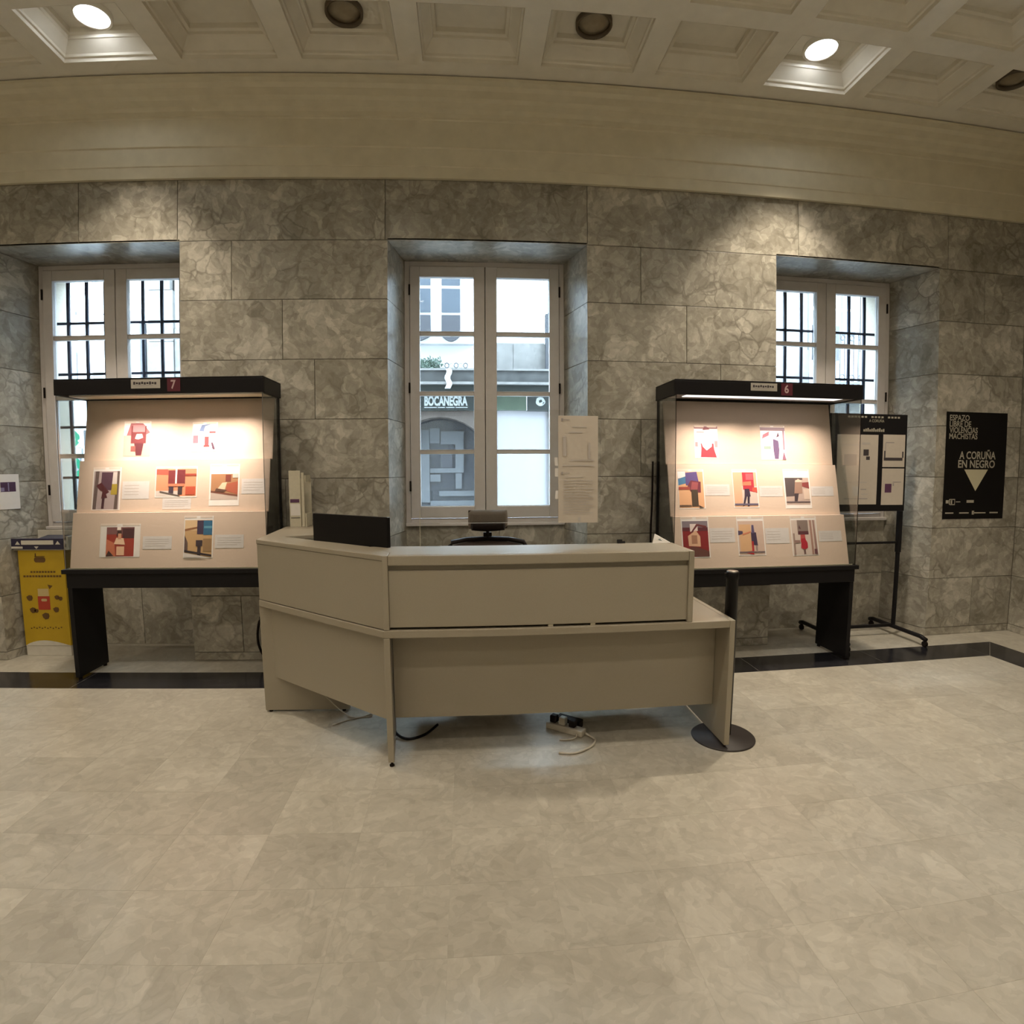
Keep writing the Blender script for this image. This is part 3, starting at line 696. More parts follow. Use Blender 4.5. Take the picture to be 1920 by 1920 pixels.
# ---- stanchion post
sp = tag(empty('stanchion_post', (1.435, -1.56, 0)), 'black belt barrier post on a round base beside the desk', 'barrier post')
build('base', MB().lathe([(0.178, 0), (0.180, 0.005), (0.174, 0.010), (0.05, 0.014), (0.04, 0.024)], (1.445, -1.545, 0), 48), plain('stanchion_base', (0.028, 0.022, 0.020), 0.55, bump=0.1, bscale=200), sp, smooth=True)
build('pole', MB().lathe([(0.034, 0.024), (0.034, 0.93), (0.036, 0.932), (0.036, 0.968), (0.033, 0.972)], (1.455, -1.545, 0), 28), M['black_plastic'], sp, smooth=True)
build('cap', MB().lathe([(0.033, 0.9722), (0.031, 0.977), (0.01, 0.978)], (1.455, -1.545, 0), 28), M['steel'], sp, smooth=True)
build('belt_clip', MB().box(1.411, 1.423, -1.555, -1.535, 0.945, 0.965), M['black_plastic'], sp)

# ================================================================== SHOWCASES
def showcase(num, x0, x1, yf, yb, tb, tr, tiers, bx0, bx1, led0, led1):
    c = tag(empty('display_case', ((x0+x1)/2, (yf+yb)/2, 0)), 'black framed glass showcase %s, tagged number %s, with lit stepped boards' % (('left of the desk', 'seven') if num == '7' else ('right of the desk', 'six')), 'showcase', 'lit showcases by the windows')
    ba, bt, r0, r1 = tb[0], tb[1], tr[0], tr[1]
    # table base
    box('table_top', M['black'], c, x0-0.025, x1+0.025, yf-0.015, yb+0.01, bt-0.032, bt, bevel=0.003)
    m = MB(); m.box(x0+0.002, x1-0.002, yf, yf+0.022, ba, bt-0.033); m.box(x0+0.002, x1-0.002, yb-0.022, yb, ba, bt-0.033); m.box(x0+0.002, x0+0.024, yf+0.022, yb-0.022, ba, bt-0.033); m.box(x1-0.024, x1-0.002, yf+0.022, yb-0.022, ba, bt-0.033)
    build('apron', m, M['black'], c, bevel=0.002)
    for a in (x0+0.004, x1-0.038):
        box('leg', M['black'], c, a, a+0.034, yf+0.002, yb-0.002, 0.018, ba-0.0005, bevel=0.003)
        for yy in (yf+0.03, yb-0.03): build('foot', MB().lathe([(0.014, 0), (0.014, 0.0175)], (a+0.017, yy, 0), 12), M['chair_frame'], c)
    # roof
    rf = build('roof', MB().box(x0-0.008, x1+0.008, yf-0.006, yb+0.012, r1-0.012, r1).box(x0-0.008, x1+0.008, yf-0.006, yf+0.012, r0, r1-0.012).box(x0-0.008, x1+0.008, yb-0.006, yb+0.012, r0, r1-0.012)
          .box(x0-0.008, x0+0.012, yf+0.012, yb-0.006, r0, r1-0.012).box(x1-0.012, x1+0.008, yf+0.012, yb-0.006, r0, r1-0.012), M['black'], c, bevel=0.003)
    # rear posts and back
    for a in (x0, x1-0.02): box('rear_post', M['black'], c, a, a+0.02, yb-0.02, yb, bt, r0)
    # glass
    gf = box('front_glass', M['case_glass'], c, x0+0.006, x1-0.006, yf+0.002, yf+0.008, bt+0.001, r0)
    for a in (x0, x1-0.006): box('side_glass', M['case_glass'], c, a, a+0.0055, yf+0.002, yb-0.021, bt+0.001, r0)
    for a in (x0+0.0005, x1-0.0065): box('glass_edge', M['chair_frame'] if num == '6' else M['board_back'], c, a+0.0005, a+0.0045, yf-0.0015, yf+0.0015, bt+0.001, r0)
    box('glass_strip', M['cream'], c, x0+0.02, x1-0.02, yf+0.0085, yf+0.012, bt+0.001, bt+0.010)
    # stepped boards
    for k, ((y1, z1), (y0, z0)) in enumerate(tiers):
        f = Frame((bx0, y0, z0), (1, 0, 0), (0, y1-y0, z1-z0)); L = math.hypot(y1-y0, z1-z0)
        m = MB(); f.sheet(m, 0, bx1-bx0, 0, L, -0.012, 0.0)
        b = build('tier_board', m, M['board'], c, bevel=0.001)
        if k:                                        # little ledge at the foot of the board above
            py, pz = tiers[k-1][1]
            box('tier_ledge', M['board'], c, bx0+0.001, bx1-0.001, y1+0.0005, py+0.006, z1-0.008, z1-0.0005)
    for a in (bx0+0.004, bx1-0.014):                  # grey cheeks that carry the boards
        build('board_cheek', MB().prism_x([(tiers[2][1][0]+0.02, bt+0.002), (yb-0.022, bt+0.002), (yb-0.022, tiers[0][0][1]-0.02), (tiers[0][0][0]+0.014, tiers[0][0][1]-0.02), (tiers[0][1][0]+0.016, tiers[0][1][1]), (tiers[1][1][0]+0.018, tiers[1][1][1])], a, a+0.01), M['board_back'], c)
    # lamp strip under the roof
    lz = r0+0.006
    if num == '6':                                    # the glowing strip of this case faces the room
        box('lamp_diffuser', M['led'], c, led0, led1, yf+0.016, yf+0.135, lz-0.005, lz-0.0005)
        box('lamp_tray', M['tray'], c, x0+0.03, x1-0.03, yf+0.014, yf+0.26, lz, lz+0.02)
    else:
        box('lamp_diffuser', M['led'], c, led0, led1, yf+0.030, yf+0.060, lz+0.004, lz+0.0095)
        box('lamp_tray', M['tray'], c, x0+0.03, x1-0.03, yf+0.014, yf+0.26, lz+0.01, lz+0.03)
        box('tray_rim', M['cream'], c, x0+0.03, x1-0.03, yf+0.10, yf+0.26, lz-0.004, lz+0.0095)
    for s in range(2):
        li = bpy.data.lights.new('case_lamp', 'AREA'); li.shape = 'RECTANGLE'; li.size = (led1-led0)*0.42; li.size_y = 0.03; li.energy = CASE_W; li.color = CASE_COL; li.spread = math.radians(92)
        lo = bpy.data.objects.new('case_lamp', li); C.objects.link(lo); lo.parent = c
        lo.location = Vector((led0+(led1-led0)*(0.25+0.5*s), yf+0.045, lz-0.008))-c.location
        lo.rotation_euler = (math.radians(13), 0, 0)
    return c
T7 = [((-.13, 2.095), (-.204, 1.633)), ((-.25, 1.632), (-.319, 1.248)), ((-.355, 1.247), (-.428, .845))]
T6 = [((-.137, 2.082), (-.213, 1.578)), ((-.245, 1.577), (-.332, 1.178)), ((-.376, 1.177), (-.468, .789))]
c7 = showcase('7', -2.965, -1.452, -0.437, -0.085, (0.700, 0.838), (2.098, 2.213), T7, -2.935, -1.475, -2.72, -1.56)
c6 = showcase('6', 1.518, 3.052, -0.483, -0.075, (0.648, 0.782), (2.086, 2.200), T6, 1.545, 3.005, 1.62, 2.90)
def case_tags(c, num, yf, lx0, lx1, lz0, lz1, nx, nz):
    f = Frame((0, yf, 0), (1, 0, 0), (0, 0, 1))
    t = tag(empty('case_label', ((lx0+lx1)/2, yf, lz0)), 'small cream label on the roof of the showcase '+('left of the desk' if num == '7' else 'right of the desk'), 'label', 'labels on the showcase roofs')
    m = MB(); f.sheet(m, lx0, lx1, lz0, lz1, 0.001, 0.002); build('card', m, M['tag_paper'], t)
    m = MB(); w = lx1-lx0; h = lz1-lz0
    for k in range(9): f.sheet(m, lx0+w*(0.08+0.09*k), lx0+w*(0.15+0.09*k), lz0+h*(0.42+0.05*(k % 2)), lz0+h*(0.68+0.06*((k*7) % 3 == 0)), 0.0021, 0.0025)
    build('print', m, M['ink_dark'], t)
    m = MB(); f.sheet(m, lx0+w*0.15, lx0+w*0.75, lz0+h*0.25, lz0+h*0.33, 0.0021, 0.0025); build('print', m, M['ink'], t)
    t = tag(empty('number_tag', (nx, yf, nz-0.05)), 'dark red tag with the numeral %s on a showcase roof' % ('seven' if num == '7' else 'six'), 'number tag', 'number tags on the showcase roofs')
    m = MB(); f.sheet(m, nx-0.045, nx+0.05, nz-0.052, nz+0.040, 0.001, 0.002); build('plate', m, M['maroon'], t)
    lettering(num, 0.085, f, nx, nz-0.032, 0.0026, M['tag_text'], t, bold=0.002, width=0.036, align='CENTER', name='numeral')
case_tags(c7, '7', -0.443, -2.398, -2.185, 2.136, 2.200, -2.09, 2.164)
case_tags(c6, '6', -0.489, 2.106, 2.321, 2.128, 2.186, 2.40, 2.150)

# ---- prints and captions pinned to the boards.  picture: list of (colour, polygon in 0..1)
def R(a, b, c, d): return [(a, c), (b, c), (b, d), (a, d)]
SK = (196, 120, 90)
PICS = {
'motorbike': [((226,160,150), R(0,1,0,0.62)), ((150,90,95), [(0.1,0.62),(0.25,1),(0.7,0.98),(0.98,0.7),(0.75,0.6)]), ((110,45,50), R(0.27,0.83,0.38,0.9)), ((190,120,125), R(0.33,0.78,0.72,0.93)), ((255,215,205), [(0.42,0.52),(0.48,0.66),(0.68,0.66),(0.72,0.55),(0.55,0.5)]), ((85,30,40), [(0.4,0.38),(0.75,0.38),(0.68,0.02),(0.48,0.02)]), ((130,75,70), R(0.28,0.46,0.14,0.3))],
'white_runner': [((250,246,242), R(0,1,0,1)), ((110,130,170), [(0.25,0.72),(0.45,0.7),(0.5,0.9),(0.8,1),(0.35,0.95)]), ((235,185,185), R(0.46,0.72,0.48,0.8)), ((190,70,75), R(0.5,0.68,0.18,0.5)), ((170,70,75), R(0.7,0.97,0.64,0.71)), ((150,110,125), R(0,0.22,0.26,0.56)), ((85,55,75), [(0.78,0.28),(0.86,0.28),(0.97,0.02),(0.86,0.02)]), ((150,60,65), R(0.46,0.72,0.12,0.18))],
'purple_dress': [((165,150,150), R(0,1,0,1)), ((95,80,78), [(0,0),(0.13,0),(0.2,1),(0.06,1)]), ((90,75,70), [(0.82,0),(0.95,0),(0.99,1),(0.9,1)]), ((160,140,50), R(0.68,0.92,0.38,0.66)), ((200,190,185), R(0.66,0.9,0.66,0.97)), ((78,50,66), [(0.28,0.5),(0.7,0.5),(0.74,0.97),(0.3,0.97)]), ((72,22,30), [(0.1,0.62),(0.3,0.7),(0.62,0.45),(0.5,0.4),(0.56,0.3),(0.32,0.28),(0.36,0.46),(0.26,0.5)]), ((60,28,40), [(0.36,0.3),(0.46,0.3),(0.44,0.02),(0.34,0.02)])],
'two_signs': [((214,140,105), R(0,1,0,1)), ((200,190,182), R(0,0.55,0,0.2)), ((190,85,70), [(0,0.8),(0.35,0.78),(0.28,1),(0,1)]), ((120,42,46), R(0.3,0.47,0.45,0.95)), ((112,38,44), R(0.52,0.72,0.45,0.97)), ((245,235,230), R(0.475,0.515,0.4,1)), ((60,45,60), R(0.32,0.44,0.1,0.38)), ((58,42,45), R(0.55,0.66,0.06,0.36)), ((180,75,50), R(0.74,0.98,0.05,0.35)), ((150,60,45), R(0.72,1,0.74,0.82)), ((90,78,74), [(0.1,0.2),(0.6,0.03),(0.6,0.0),(0.1,0.15)]), (SK, R(0.3,0.7,0.36,0.46))],
'sitting': [((165,120,85), R(0,1,0,1)), ((185,170,160), [(0,0),(1,0),(1,0.17),(0,0.3)]), ((110,65,50), [(0,0.28),(1,0.12),(1,0.19),(0,0.36)]), ((120,55,42), R(0.54,0.74,0.7,0.97)), ((165,85,62), [(0.55,0.35),(1,0.2),(1,0.72),(0.6,0.62)]), ((225,195,165), [(0.25,0.42),(0.52,0.4),(0.6,0.68),(0.42,0.66)]), ((90,60,48), [(0.15,0.32),(0.5,0.3),(0.6,0.38),(0.2,0.45)]), ((205,190,180), R(0.8,1,0.85,1))],
'red_flags': [((150,52,38), R(0,1,0,1)), ((120,80,80), R(0,1,0.75,1)), ((70,35,40), R(0.58,1,0.62,0.96)), ((190,110,80), [(0,0),(0.35,0),(0.3,0.45),(0,0.6)]), ((226,190,160), [(0.28,0.42),(0.68,0.4),(0.62,0.62),(0.36,0.64)]), ((222,180,148), R(0.38,0.66,0.04,0.34)), ((60,35,32), [(0,0),(0.28,0.02),(0.1,0.2)]), ((70,45,42), [(0.36,0.7),(0.56,0.7),(0.54,0.88),(0.4,0.88)]), ((205,150,120), R(0.42,0.54,0.6,0.78)), ((240,228,220), R(0.38,0.52,0.9,1))],
'blue_flag': [((190,155,110), R(0,1,0,1)), ((210,180,140), R(0,0.45,0.72,1)), ((140,95,60), [(0,0.7),(0.5,0.78),(0.5,0.83),(0,0.76)]), ((60,45,70), R(0.45,0.72,0.62,0.99)), ((45,100,135), R(0.68,1,0.6,0.99)), ((90,150,175), R(0.7,1,0.78,0.84)), ((95,75,70), [(0,0.14),(0.12,0.12),(0.12,0.4),(0,0.6)]), ((150,120,85), R(0.68,0.98,0.16,0.5)), ((60,48,55), R(0.42,0.66,0.3,0.46)), ((55,42,46), R(0.48,0.6,0.02,0.34)), ((45,35,40), [(0,0.14),(1,0.02),(1,0.07),(0,0.2)]), ((212,205,200), [(0,0),(0.9,0),(0,0.12)])],
'red_top': [((246,236,232), R(0,1,0,1)), ((150,110,115), R(0,1,0.92,1)), ((190,150,150), R(0.1,0.42,0.80,0.83)), ((255,246,240), [(0.42,0.6),(0.62,0.6),(0.64,0.88),(0.44,0.88)]), ((130,80,85), [(0.36,0.88),(0.66,0.9),(0.6,0.97),(0.42,0.97)]), ((175,50,62), [(0.24,0.03),(0.92,0.02),(0.82,0.28),(0.8,0.46),(0.74,0.46),(0.72,0.36),(0.5,0.24),(0.34,0.36),(0.3,0.46),(0.26,0.46),(0.28,0.3)]), ((170,130,135), R(0.02,0.14,0.36,0.5)), ((170,130,135), R(0.85,0.98,0.34,0.54))],
'dark_runner': [((245,236,234), R(0,1,0,1)), ((150,130,140), R(0,1,0.86,0.96)), ((175,110,125), [(0.06,0.62),(0.34,0.72),(0.36,0.84),(0.1,0.74)]), ((95,75,110), [(0.5,0.62),(0.72,0.56),(0.74,0.3),(0.7,0.02),(0.54,0.02),(0.5,0.3)]), ((255,235,225), [(0.46,0.6),(0.62,0.62),(0.6,0.76),(0.46,0.76)]), ((90,60,80), [(0.64,0.66),(0.76,0.7),(0.72,0.82)]), ((140,160,150), R(0.12,0.4,0.32,0.4)), ((130,90,110), [(0.84,0.0),(1,0.0),(0.92,0.26)]), ((150,120,135), R(0.9,0.97,0.3,0.9))],
'sea_sign': [((214,165,125), R(0,1,0,1)), ((225,220,222), R(0,0.3,0.82,1)), ((65,115,155), [(0,0.62),(0.34,0.68),(0.34,0.88),(0,0.8)]), ((85,68,125), [(0.3,0.62),(0.84,0.62),(0.76,1),(0.3,0.97)]), ((105,40,58), [(0.36,0.6),(0.5,0.76),(0.9,0.72),(0.88,0.42),(0.48,0.44)]), ((150,75,80), [(0.48,0.5),(0.75,0.5),(0.8,0.7),(0.55,0.72)]), ((150,65,55), R(0,0.45,0.5,0.58)), ((66,52,38), R(0.5,0.76,0.04,0.5)), ((92,70,55), R(0,0.48,0.03,0.08)), ((70,52,45), [(0.76,0.08),(0.98,0),(0.8,0.0)])],
'red_banner': [((205,165,135), R(0,1,0,1)), ((200,185,175), R(0.35,1,0.08,0.6)), ((172,42,58), [(0.4,0.5),(0.88,0.42),(0.88,1),(0.4,1)]), ((205,85,95), R(0.55,0.86,0.78,0.96)), (SK, [(0.4,0.62),(0.76,0.62),(0.76,0.74),(0.42,0.72)]), ((190,80,65), [(0.78,0.46),(1,0.4),(1,0.56),(0.8,0.56)]), ((52,36,58), [(0.44,0.3),(0.7,0.3),(0.66,0.52),(0.46,0.52)]), ((50,36,55), [(0.34,0.02),(0.42,0.04),(0.54,0.3),(0.44,0.3)]), ((46,34,52), [(0.54,0.02),(0.62,0.02),(0.66,0.3),(0.56,0.3)]), ((95,88,110), R(0,1,0.05,0.1))],
'grey_street': [((180,160,150), R(0,1,0,1)), ((78,68,70), [(0,0.3),(0.36,0.32),(0.45,1),(0,1)]), ((90,75,72), R(0.4,0.75,0.92,1)), ((215,190,170), [(0.42,0.86),(0.56,0.96),(0.72,0.88),(0.66,0.8),(0.45,0.8)]), ((150,120,105), [(0.35,0.4),(0.7,0.42),(0.72,0.84),(0.42,0.84)]), ((130,60,60), [(0.7,0.68),(1,0.6),(1,0.84),(0.72,0.82)]), ((200,180,165), R(0.75,1,0.2,0.58)), ((62,50,56), [(0.34,0.12),(0.46,0.12),(0.54,0.42),(0.36,0.42)]), ((98,84,86), R(0,1,0.08,0.13))],
'hoodie': [((130,28,30), R(0,1,0,1)), ((125,115,125), R(0,1,0.82,1)), ((90,35,45), R(0,1,0.72,0.82)), ((225,210,205), [(0.3,0.7),(0.6,0.72),(0.6,0.92),(0.3,0.92)]), ((105,45,48), [(0.3,0.66),(0.36,0.66),(0.6,0.86),(0.95,0.8),(0.95,0.86),(0.56,0.92)]), ((212,170,140), [(0.22,0.3),(0.68,0.28),(0.68,0.56),(0.52,0.74),(0.4,0.68),(0.2,0.58)]), ((165,120,95), R(0.34,0.56,0.36,0.6)), ((95,55,48), [(0,0.1),(0.6,0),(1,0),(1,0.14),(0.6,0.26),(0.3,0.28)])],
'red_stocking': [((196,172,158), R(0,1,0,1)), ((205,165,125), R(0.05,0.5,0.06,0.9)), ((70,58,85), [(0,0.58),(0.18,0.62),(0.18,0.7),(0,0.72)]), ((60,45,72), [(0.5,0.3),(0.74,0.26),(0.7,0.66),(0.5,0.66)]), ((85,75,110), [(0.52,0.64),(0.64,0.64),(0.62,0.88),(0.54,0.88)]), (SK, [(0.15,0.62),(0.5,0.7),(0.5,0.66),(0.18,0.58)]), ((168,40,42), [(0.5,0.1),(0.58,0.1),(0.58,0.4),(0.5,0.4)]), ((165,32,36), [(0.25,0.06),(0.56,0.0),(0.58,0.12),(0.3,0.1)]), ((110,95,100), R(0,1,0.06,0.1)), ((150,130,125), R(0.66,0.72,0.08,0.28))],
'red_skirt': [((200,185,175), R(0,1,0,1)), ((130,115,108), R(0.24,0.68,0.58,1)), ((85,45,52), R(0.26,0.68,0.58,0.68)), ((90,62,65), [(0.28,0.76),(0.38,0.74),(0.32,0.86)]), ((160,125,112), [(0.76,0),(0.84,0),(0.82,1),(0.74,1)]), ((150,120,112), [(0.9,0),(1,0),(0.94,1),(0.88,1)]), ((175,75,70), [(0.32,0.36),(0.54,0.36),(0.52,0.58),(0.34,0.58)]), ((168,28,48), [(0.32,0.2),(0.46,0.14),(0.6,0.2),(0.6,0.34),(0.5,0.48),(0.36,0.46)]), ((110,85,82), R(0.42,0.5,0.02,0.16)), ((150,128,118), R(0.04,0.1,0,0.62)), ((140,112,105), R(0.08,0.3,0.34,0.42)), ((100,60,68), R(0.86,0.97,0.02,0.16))],
}
def pic(num, tiers, k, a0, a1, b0, b1, art, inset, what):
    (y1, z1), (y0, z0) = tiers[k]; f = Frame((0, y0, z0), (1, 0, 0), (0, y1-y0, z1-z0))
    t = tag(empty('photo_print', f((a0+a1)/2, b0, 0.001)), '%s in the %s showcase' % (what, 'left' if num == '7' else 'right'), 'photo', 'photo prints in the showcases')
    m = MB(); f.sheet(m, a0, a1, b0, b1, 0.0005, 0.0012); build('sheet', m, M['paper'], t)
    l, r_, bo, to = inset; p0, p1, q0, q1 = a0+(a1-a0)*l, a1-(a1-a0)*r_, b0+(b1-b0)*bo, b1-(b1-b0)*to
    m = MB(); mats = []
    for i, (col, poly) in enumerate(PICS[art]):
        mm = ink(*col)
        if mm not in mats: mats.append(mm)
        m.mat(mats.index(mm)); f.poly(m, [(p0+(p1-p0)*x, q0+(q1-q0)*y) for x, y in poly], 0.0015+0.0002*i)
    build('picture', m, mats, t)
    m = MB(); f.sheet(m, a0+0.004, a0+(a1-a0)*0.42, b1-0.014, b1+0.003, 0.0016, 0.0019); f.sheet(m, a0+(a1-a0)*0.55, a1-0.01, b1-0.014, b1+0.003, 0.0016, 0.0019)
    build('tape', m, M['board_tape'], t)
M['board_tape'] = plain('clear_tape', (0.70, 0.60, 0.52), 0.3)
A4 = (0.04, 0.05, 0.02, 0.09)
pic('7', T7, 0, -2.630, -2.420, 0.031, 0.300, 'motorbike', (0, 0, 0, 0.04), 'pinkish photo of a figure in maroon, upper left')
pic('7', T7, 0, -2.096, -1.902, 0.060, 0.285, 'white_runner', (0.04, 0.04, 0.05, 0.05), 'pale overexposed photo of a figure under a blue flag, upper right')
pic('7', T7, 1, -2.822, -2.603, 0.015, 0.338, 'purple_dress', A4, 'photo of a figure holding a large purple sheet')
pic('7', T7, 1, -2.339, -2.020, 0.105, 0.338, 'two_signs', (0.02, 0.02, 0.04, 0.08), 'wide orange photo of two figures with maroon signs')
pic('7', T7, 1, -1.926, -1.700, 0.040, 0.352, 'sitting', (0.05, 0.05, 0.14, 0.24), 'photo of a crouching figure between white margins')
pic('7', T7, 2, -2.717, -2.413, 0.081, 0.325, 'red_flags', (0.16, 0.15, 0.02, 0.10), 'square photo of a figure in white before red')
pic('7', T7, 2, -2.086, -1.867, 0.070, 0.378, 'blue_flag', (0.03, 0.04, 0.02, 0.10), 'photo of a figure beside a blue panel')
pic('6', T6, 0, 1.792, 1.991, 0.049, 0.312, 'red_top', (0, 0, 0, 0.02), 'pale photo of a figure in a red top, upper left')
pic('6', T6, 0, 2.363, 2.582, 0.040, 0.323, 'dark_runner', (0, 0, 0, 0.02), 'pale photo of a dark standing figure, upper right')
pic('6', T6, 1, 1.620, 1.839, 0.055, 0.367, 'sea_sign', (0.02, 0.04, 0.02, 0.06), 'photo of a figure before a blue and purple sign')
pic('6', T6, 1, 2.077, 2.292, 0.059, 0.369, 'red_banner', (0.03, 0.04, 0.02, 0.08), 'photo of a figure holding a bright red banner')
pic('6', T6, 1, 2.521, 2.755, 0.050, 0.371, 'grey_street', (0.05, 0.05, 0.09, 0.22), 'grey toned photo of a walking figure between white margins')
pic('6', T6, 2, 1.607, 1.831, 0.080, 0.394, 'hoodie', (0.04, 0.04, 0.03, 0.10), 'deep red photo of a seated figure in beige')
pic('6', T6, 2, 2.063, 2.292, 0.088, 0.394, 'red_stocking', (0.03, 0.04, 0.02, 0.12), 'photo of a dark figure with one red leg')
pic('6', T6, 2, 2.520, 2.749, 0.078, 0.390, 'red_skirt', (0.03, 0.04, 0.02, 0.10), 'photo of a figure with a round red skirt')
def caption(num, tiers, k, a0, a1, b0, b1, what, code=False):
    (y1, z1), (y0, z0) = tiers[k]; f = Frame((0, y0, z0), (1, 0, 0), (0, y1-y0, z1-z0))
    t = tag(empty('caption_card', f((a0+a1)/2, b0, 0.001)), 'white caption card %s, %s showcase' % (what, 'left' if num == '7' else 'right'), 'caption card', 'caption cards in the showcases')
    m = MB(); f.sheet(m, a0, a1, b0, b1, 0.0005, 0.0012); build('card', m, M['paper_grey'], t)
    m = MB(); h = b1-b0; w = a1-a0
    for i in range(4): f.sheet(m, a0+0.08*w, a0+w*(0.62 if code else 0.9-0.12*(i == 3)), b0+h*(0.74-0.17*i), b0+h*(0.79-0.17*i), 0.0013, 0.0015)
    build('print', m, M['ink_soft'], t)
for a in [('7', T7, 1, -2.590, -2.384, 0.097, 0.230, 'right of the purple sheet photo', True), ('7', T7, 1, -2.277, -2.061, 0.018, 0.100, 'below the wide orange photo'),
          ('7', T7, 1, -1.683, -1.507, 0.127, 0.239, 'right of the crouching figure photo'), ('7', T7, 2, -2.392, -2.175, 0.138, 0.232, 'right of the square photo'),
          ('7', T7, 2, -1.854, -1.641, 0.142, 0.239, 'right of the blue panel photo'), ('6', T6, 1, 1.842, 2.049, 0.158, 0.247, 'right of the blue and purple sign photo'),
          ('6', T6, 1, 2.304, 2.505, 0.148, 0.234, 'right of the red banner photo'), ('6', T6, 1, 2.760, 2.962, 0.150, 0.230, 'right of the walking figure photo', True),
          ('6', T6, 2, 1.836, 2.041, 0.195, 0.306, 'right of the seated figure photo'), ('6', T6, 2, 2.298, 2.501, 0.178, 0.299, 'right of the red leg photo', True),
          ('6', T6, 2, 2.760, 2.964, 0.186, 0.271, 'right of the round red skirt photo', True)]: caption(*a)

cable('power_cable', [(-1.585, -0.05, 0.74), (-1.61, -0.05, 0.52), (-1.69, -0.05, 0.34), (-1.71, -0.05, 0.18), (-1.67, -0.05, 0.06), (-1.58, -0.05, 0.012), (-1.40, -0.05, 0.012)], 0.010, M['chair_frame'], 'thick black cable hanging from the left showcase to the floor')
cable('power_cable', [(1.497, -0.045, 1.60), (1.494, -0.045, 1.25), (1.487, -0.045, 1.0), (1.494, -0.045, 0.4), (1.467, -0.045, 0.012)], 0.008, M['chair_frame'], 'black cable running down the left edge of the right showcase')

# ================================================================== POSTER ON THE WALL
f = Frame((4.312, -0.001, 1.090), (1, 0, 0), (0, 0, 1)); PW, PH = 0.678, 0.982
ps = tag(empty('wall_poster', (4.65, -0.001, 1.09)), 'black poster with white lettering and triangle on the marble wall', 'poster')
m = MB(); f.sheet(m, 0, PW, 0, PH, 0, 0.002); build('sheet', m, M['poster'], ps)
for i, (t, w) in enumerate((('ESPAZO', 0.215), ('LIBRE DE', 0.235), ('VIOLENCIAS', 0.31), ('MACHISTAS', 0.31))):
    lettering(t, 0.072, f, 0.035, PH-0.078-0.056*i, 0.0025, M['poster_ink'], ps, bold=0.0012, width=w)
lettering('A CORUÑA', 0.098, f, 0.155, 0.555, 0.0025, M['poster_ink'], ps, bold=0.002, width=0.405)
lettering('EN NEGRO', 0.098, f, 0.145, 0.475, 0.0025, M['poster_ink'], ps, bold=0.002, width=0.41)
m = MB(); f.poly(m, [(0.215, 0.458), (0.35, 0.258), (0.48, 0.458)], 0.0025); build('triangle', m, M['poster_tri'], ps)
m = MB()
for a0, a1, b0, b1 in ((0.03,0.06,0.145,0.175),(0.065,0.075,0.135,0.185),(0.125,0.13,0.13,0.185),(0.075,0.125,0.13,0.138),(0.075,0.125,0.178,0.186),(0.085,0.1,0.14,0.175),(0.14,0.19,0.155,0.163),(0.26,0.34,0.15,0.175)): f.sheet(m, a0, a1, b0, b1, 0.002, 0.0025)
for a0, a1 in ((0.03,0.12),(0.185,0.29),(0.34,0.48),(0.525,0.62)): f.sheet(m, a0, a1, 0.05, 0.062, 0.002, 0.0025)
f.sheet(m, 0.325, 0.35, 0.04, 0.075, 0.002, 0.0025)
build('logos', m, M['poster_ink'], ps)

# small notice on the reveal of the left window
u = Vector((-3.745+3.861, 0.447, 0)).normalized()
f = Frame((-3.861, 0, 0), u, (0, 0, 1)); f.n = Vector((u.y, -u.x, 0))
nt = tag(empty('wall_notice', f(0.13, 1.255, 0.001)), 'white sheet with a small colour picture on the left window reveal', 'notice')
m = MB(); f.sheet(m, 0.02, 0.215, 1.25, 1.54, 0.001, 0.002); build('sheet', m, M['paper'], nt)
m = MB(); f.sheet(m, 0.06, 0.185, 1.395, 1.475, 0.002, 0.0025); build('picture', m, ink(70, 40, 70), nt)
m = MB(); f.sheet(m, 0.06, 0.09, 1.40, 1.43, 0.0025, 0.003); f.sheet(m, 0.12, 0.13, 1.40, 1.47, 0.0025, 0.003); build('picture_detail', m, ink(130, 120, 150), nt)

# ================================================================== YELLOW CARDBOARD STAND
ys_ = tag(empty('cardboard_stand', (-3.57, 0.25, 0)), 'yellow printed cardboard stand with a navy header in the left niche', 'cardboard stand')
x0, x1, yf, yb = -3.785, -3.385, 0.115, 0.36
f = Frame((x0, yf, 0), (1, 0, 0), (0, 0, 1)); w = x1-x0
build('body', MB().box(x0, x1, yf, yb, 0.09, 0.905), M['yellow'], ys_, bevel=0.003)
build('foot_band', MB().box(x0+0.002, x1-0.002, yf+0.001, yb-0.001, 0.0, 0.0895), M['card_white'], ys_, bevel=0.003)
m = MB(); pts = [(w*i/12, 0.09+0.045*math.sin(math.pi*(i/12)**0.8)) for i in range(13)]; f.poly(m, [(0, 0.0905)]+pts[1:]+[(w, 0.0905)], 0.0008); build('wave_print', m, M['card_white'], ys_)
build('header', MB().box(x0-0.035, x1+0.015, yf-0.02, yf+0.0, 0.915, 1.005), M['card_navy'], ys_, bevel=0.002)
build('tray', MB().box(x0-0.035, x1+0.05, yf, yb, 0.905, 0.925).box(x1+0.03, x1+0.05, yf, yb, 0.925, 1.02).box(x0-0.035, x1+0.05, yb-0.012, yb, 0.925, 1.05), M['card_white'], ys_, bevel=0.002)
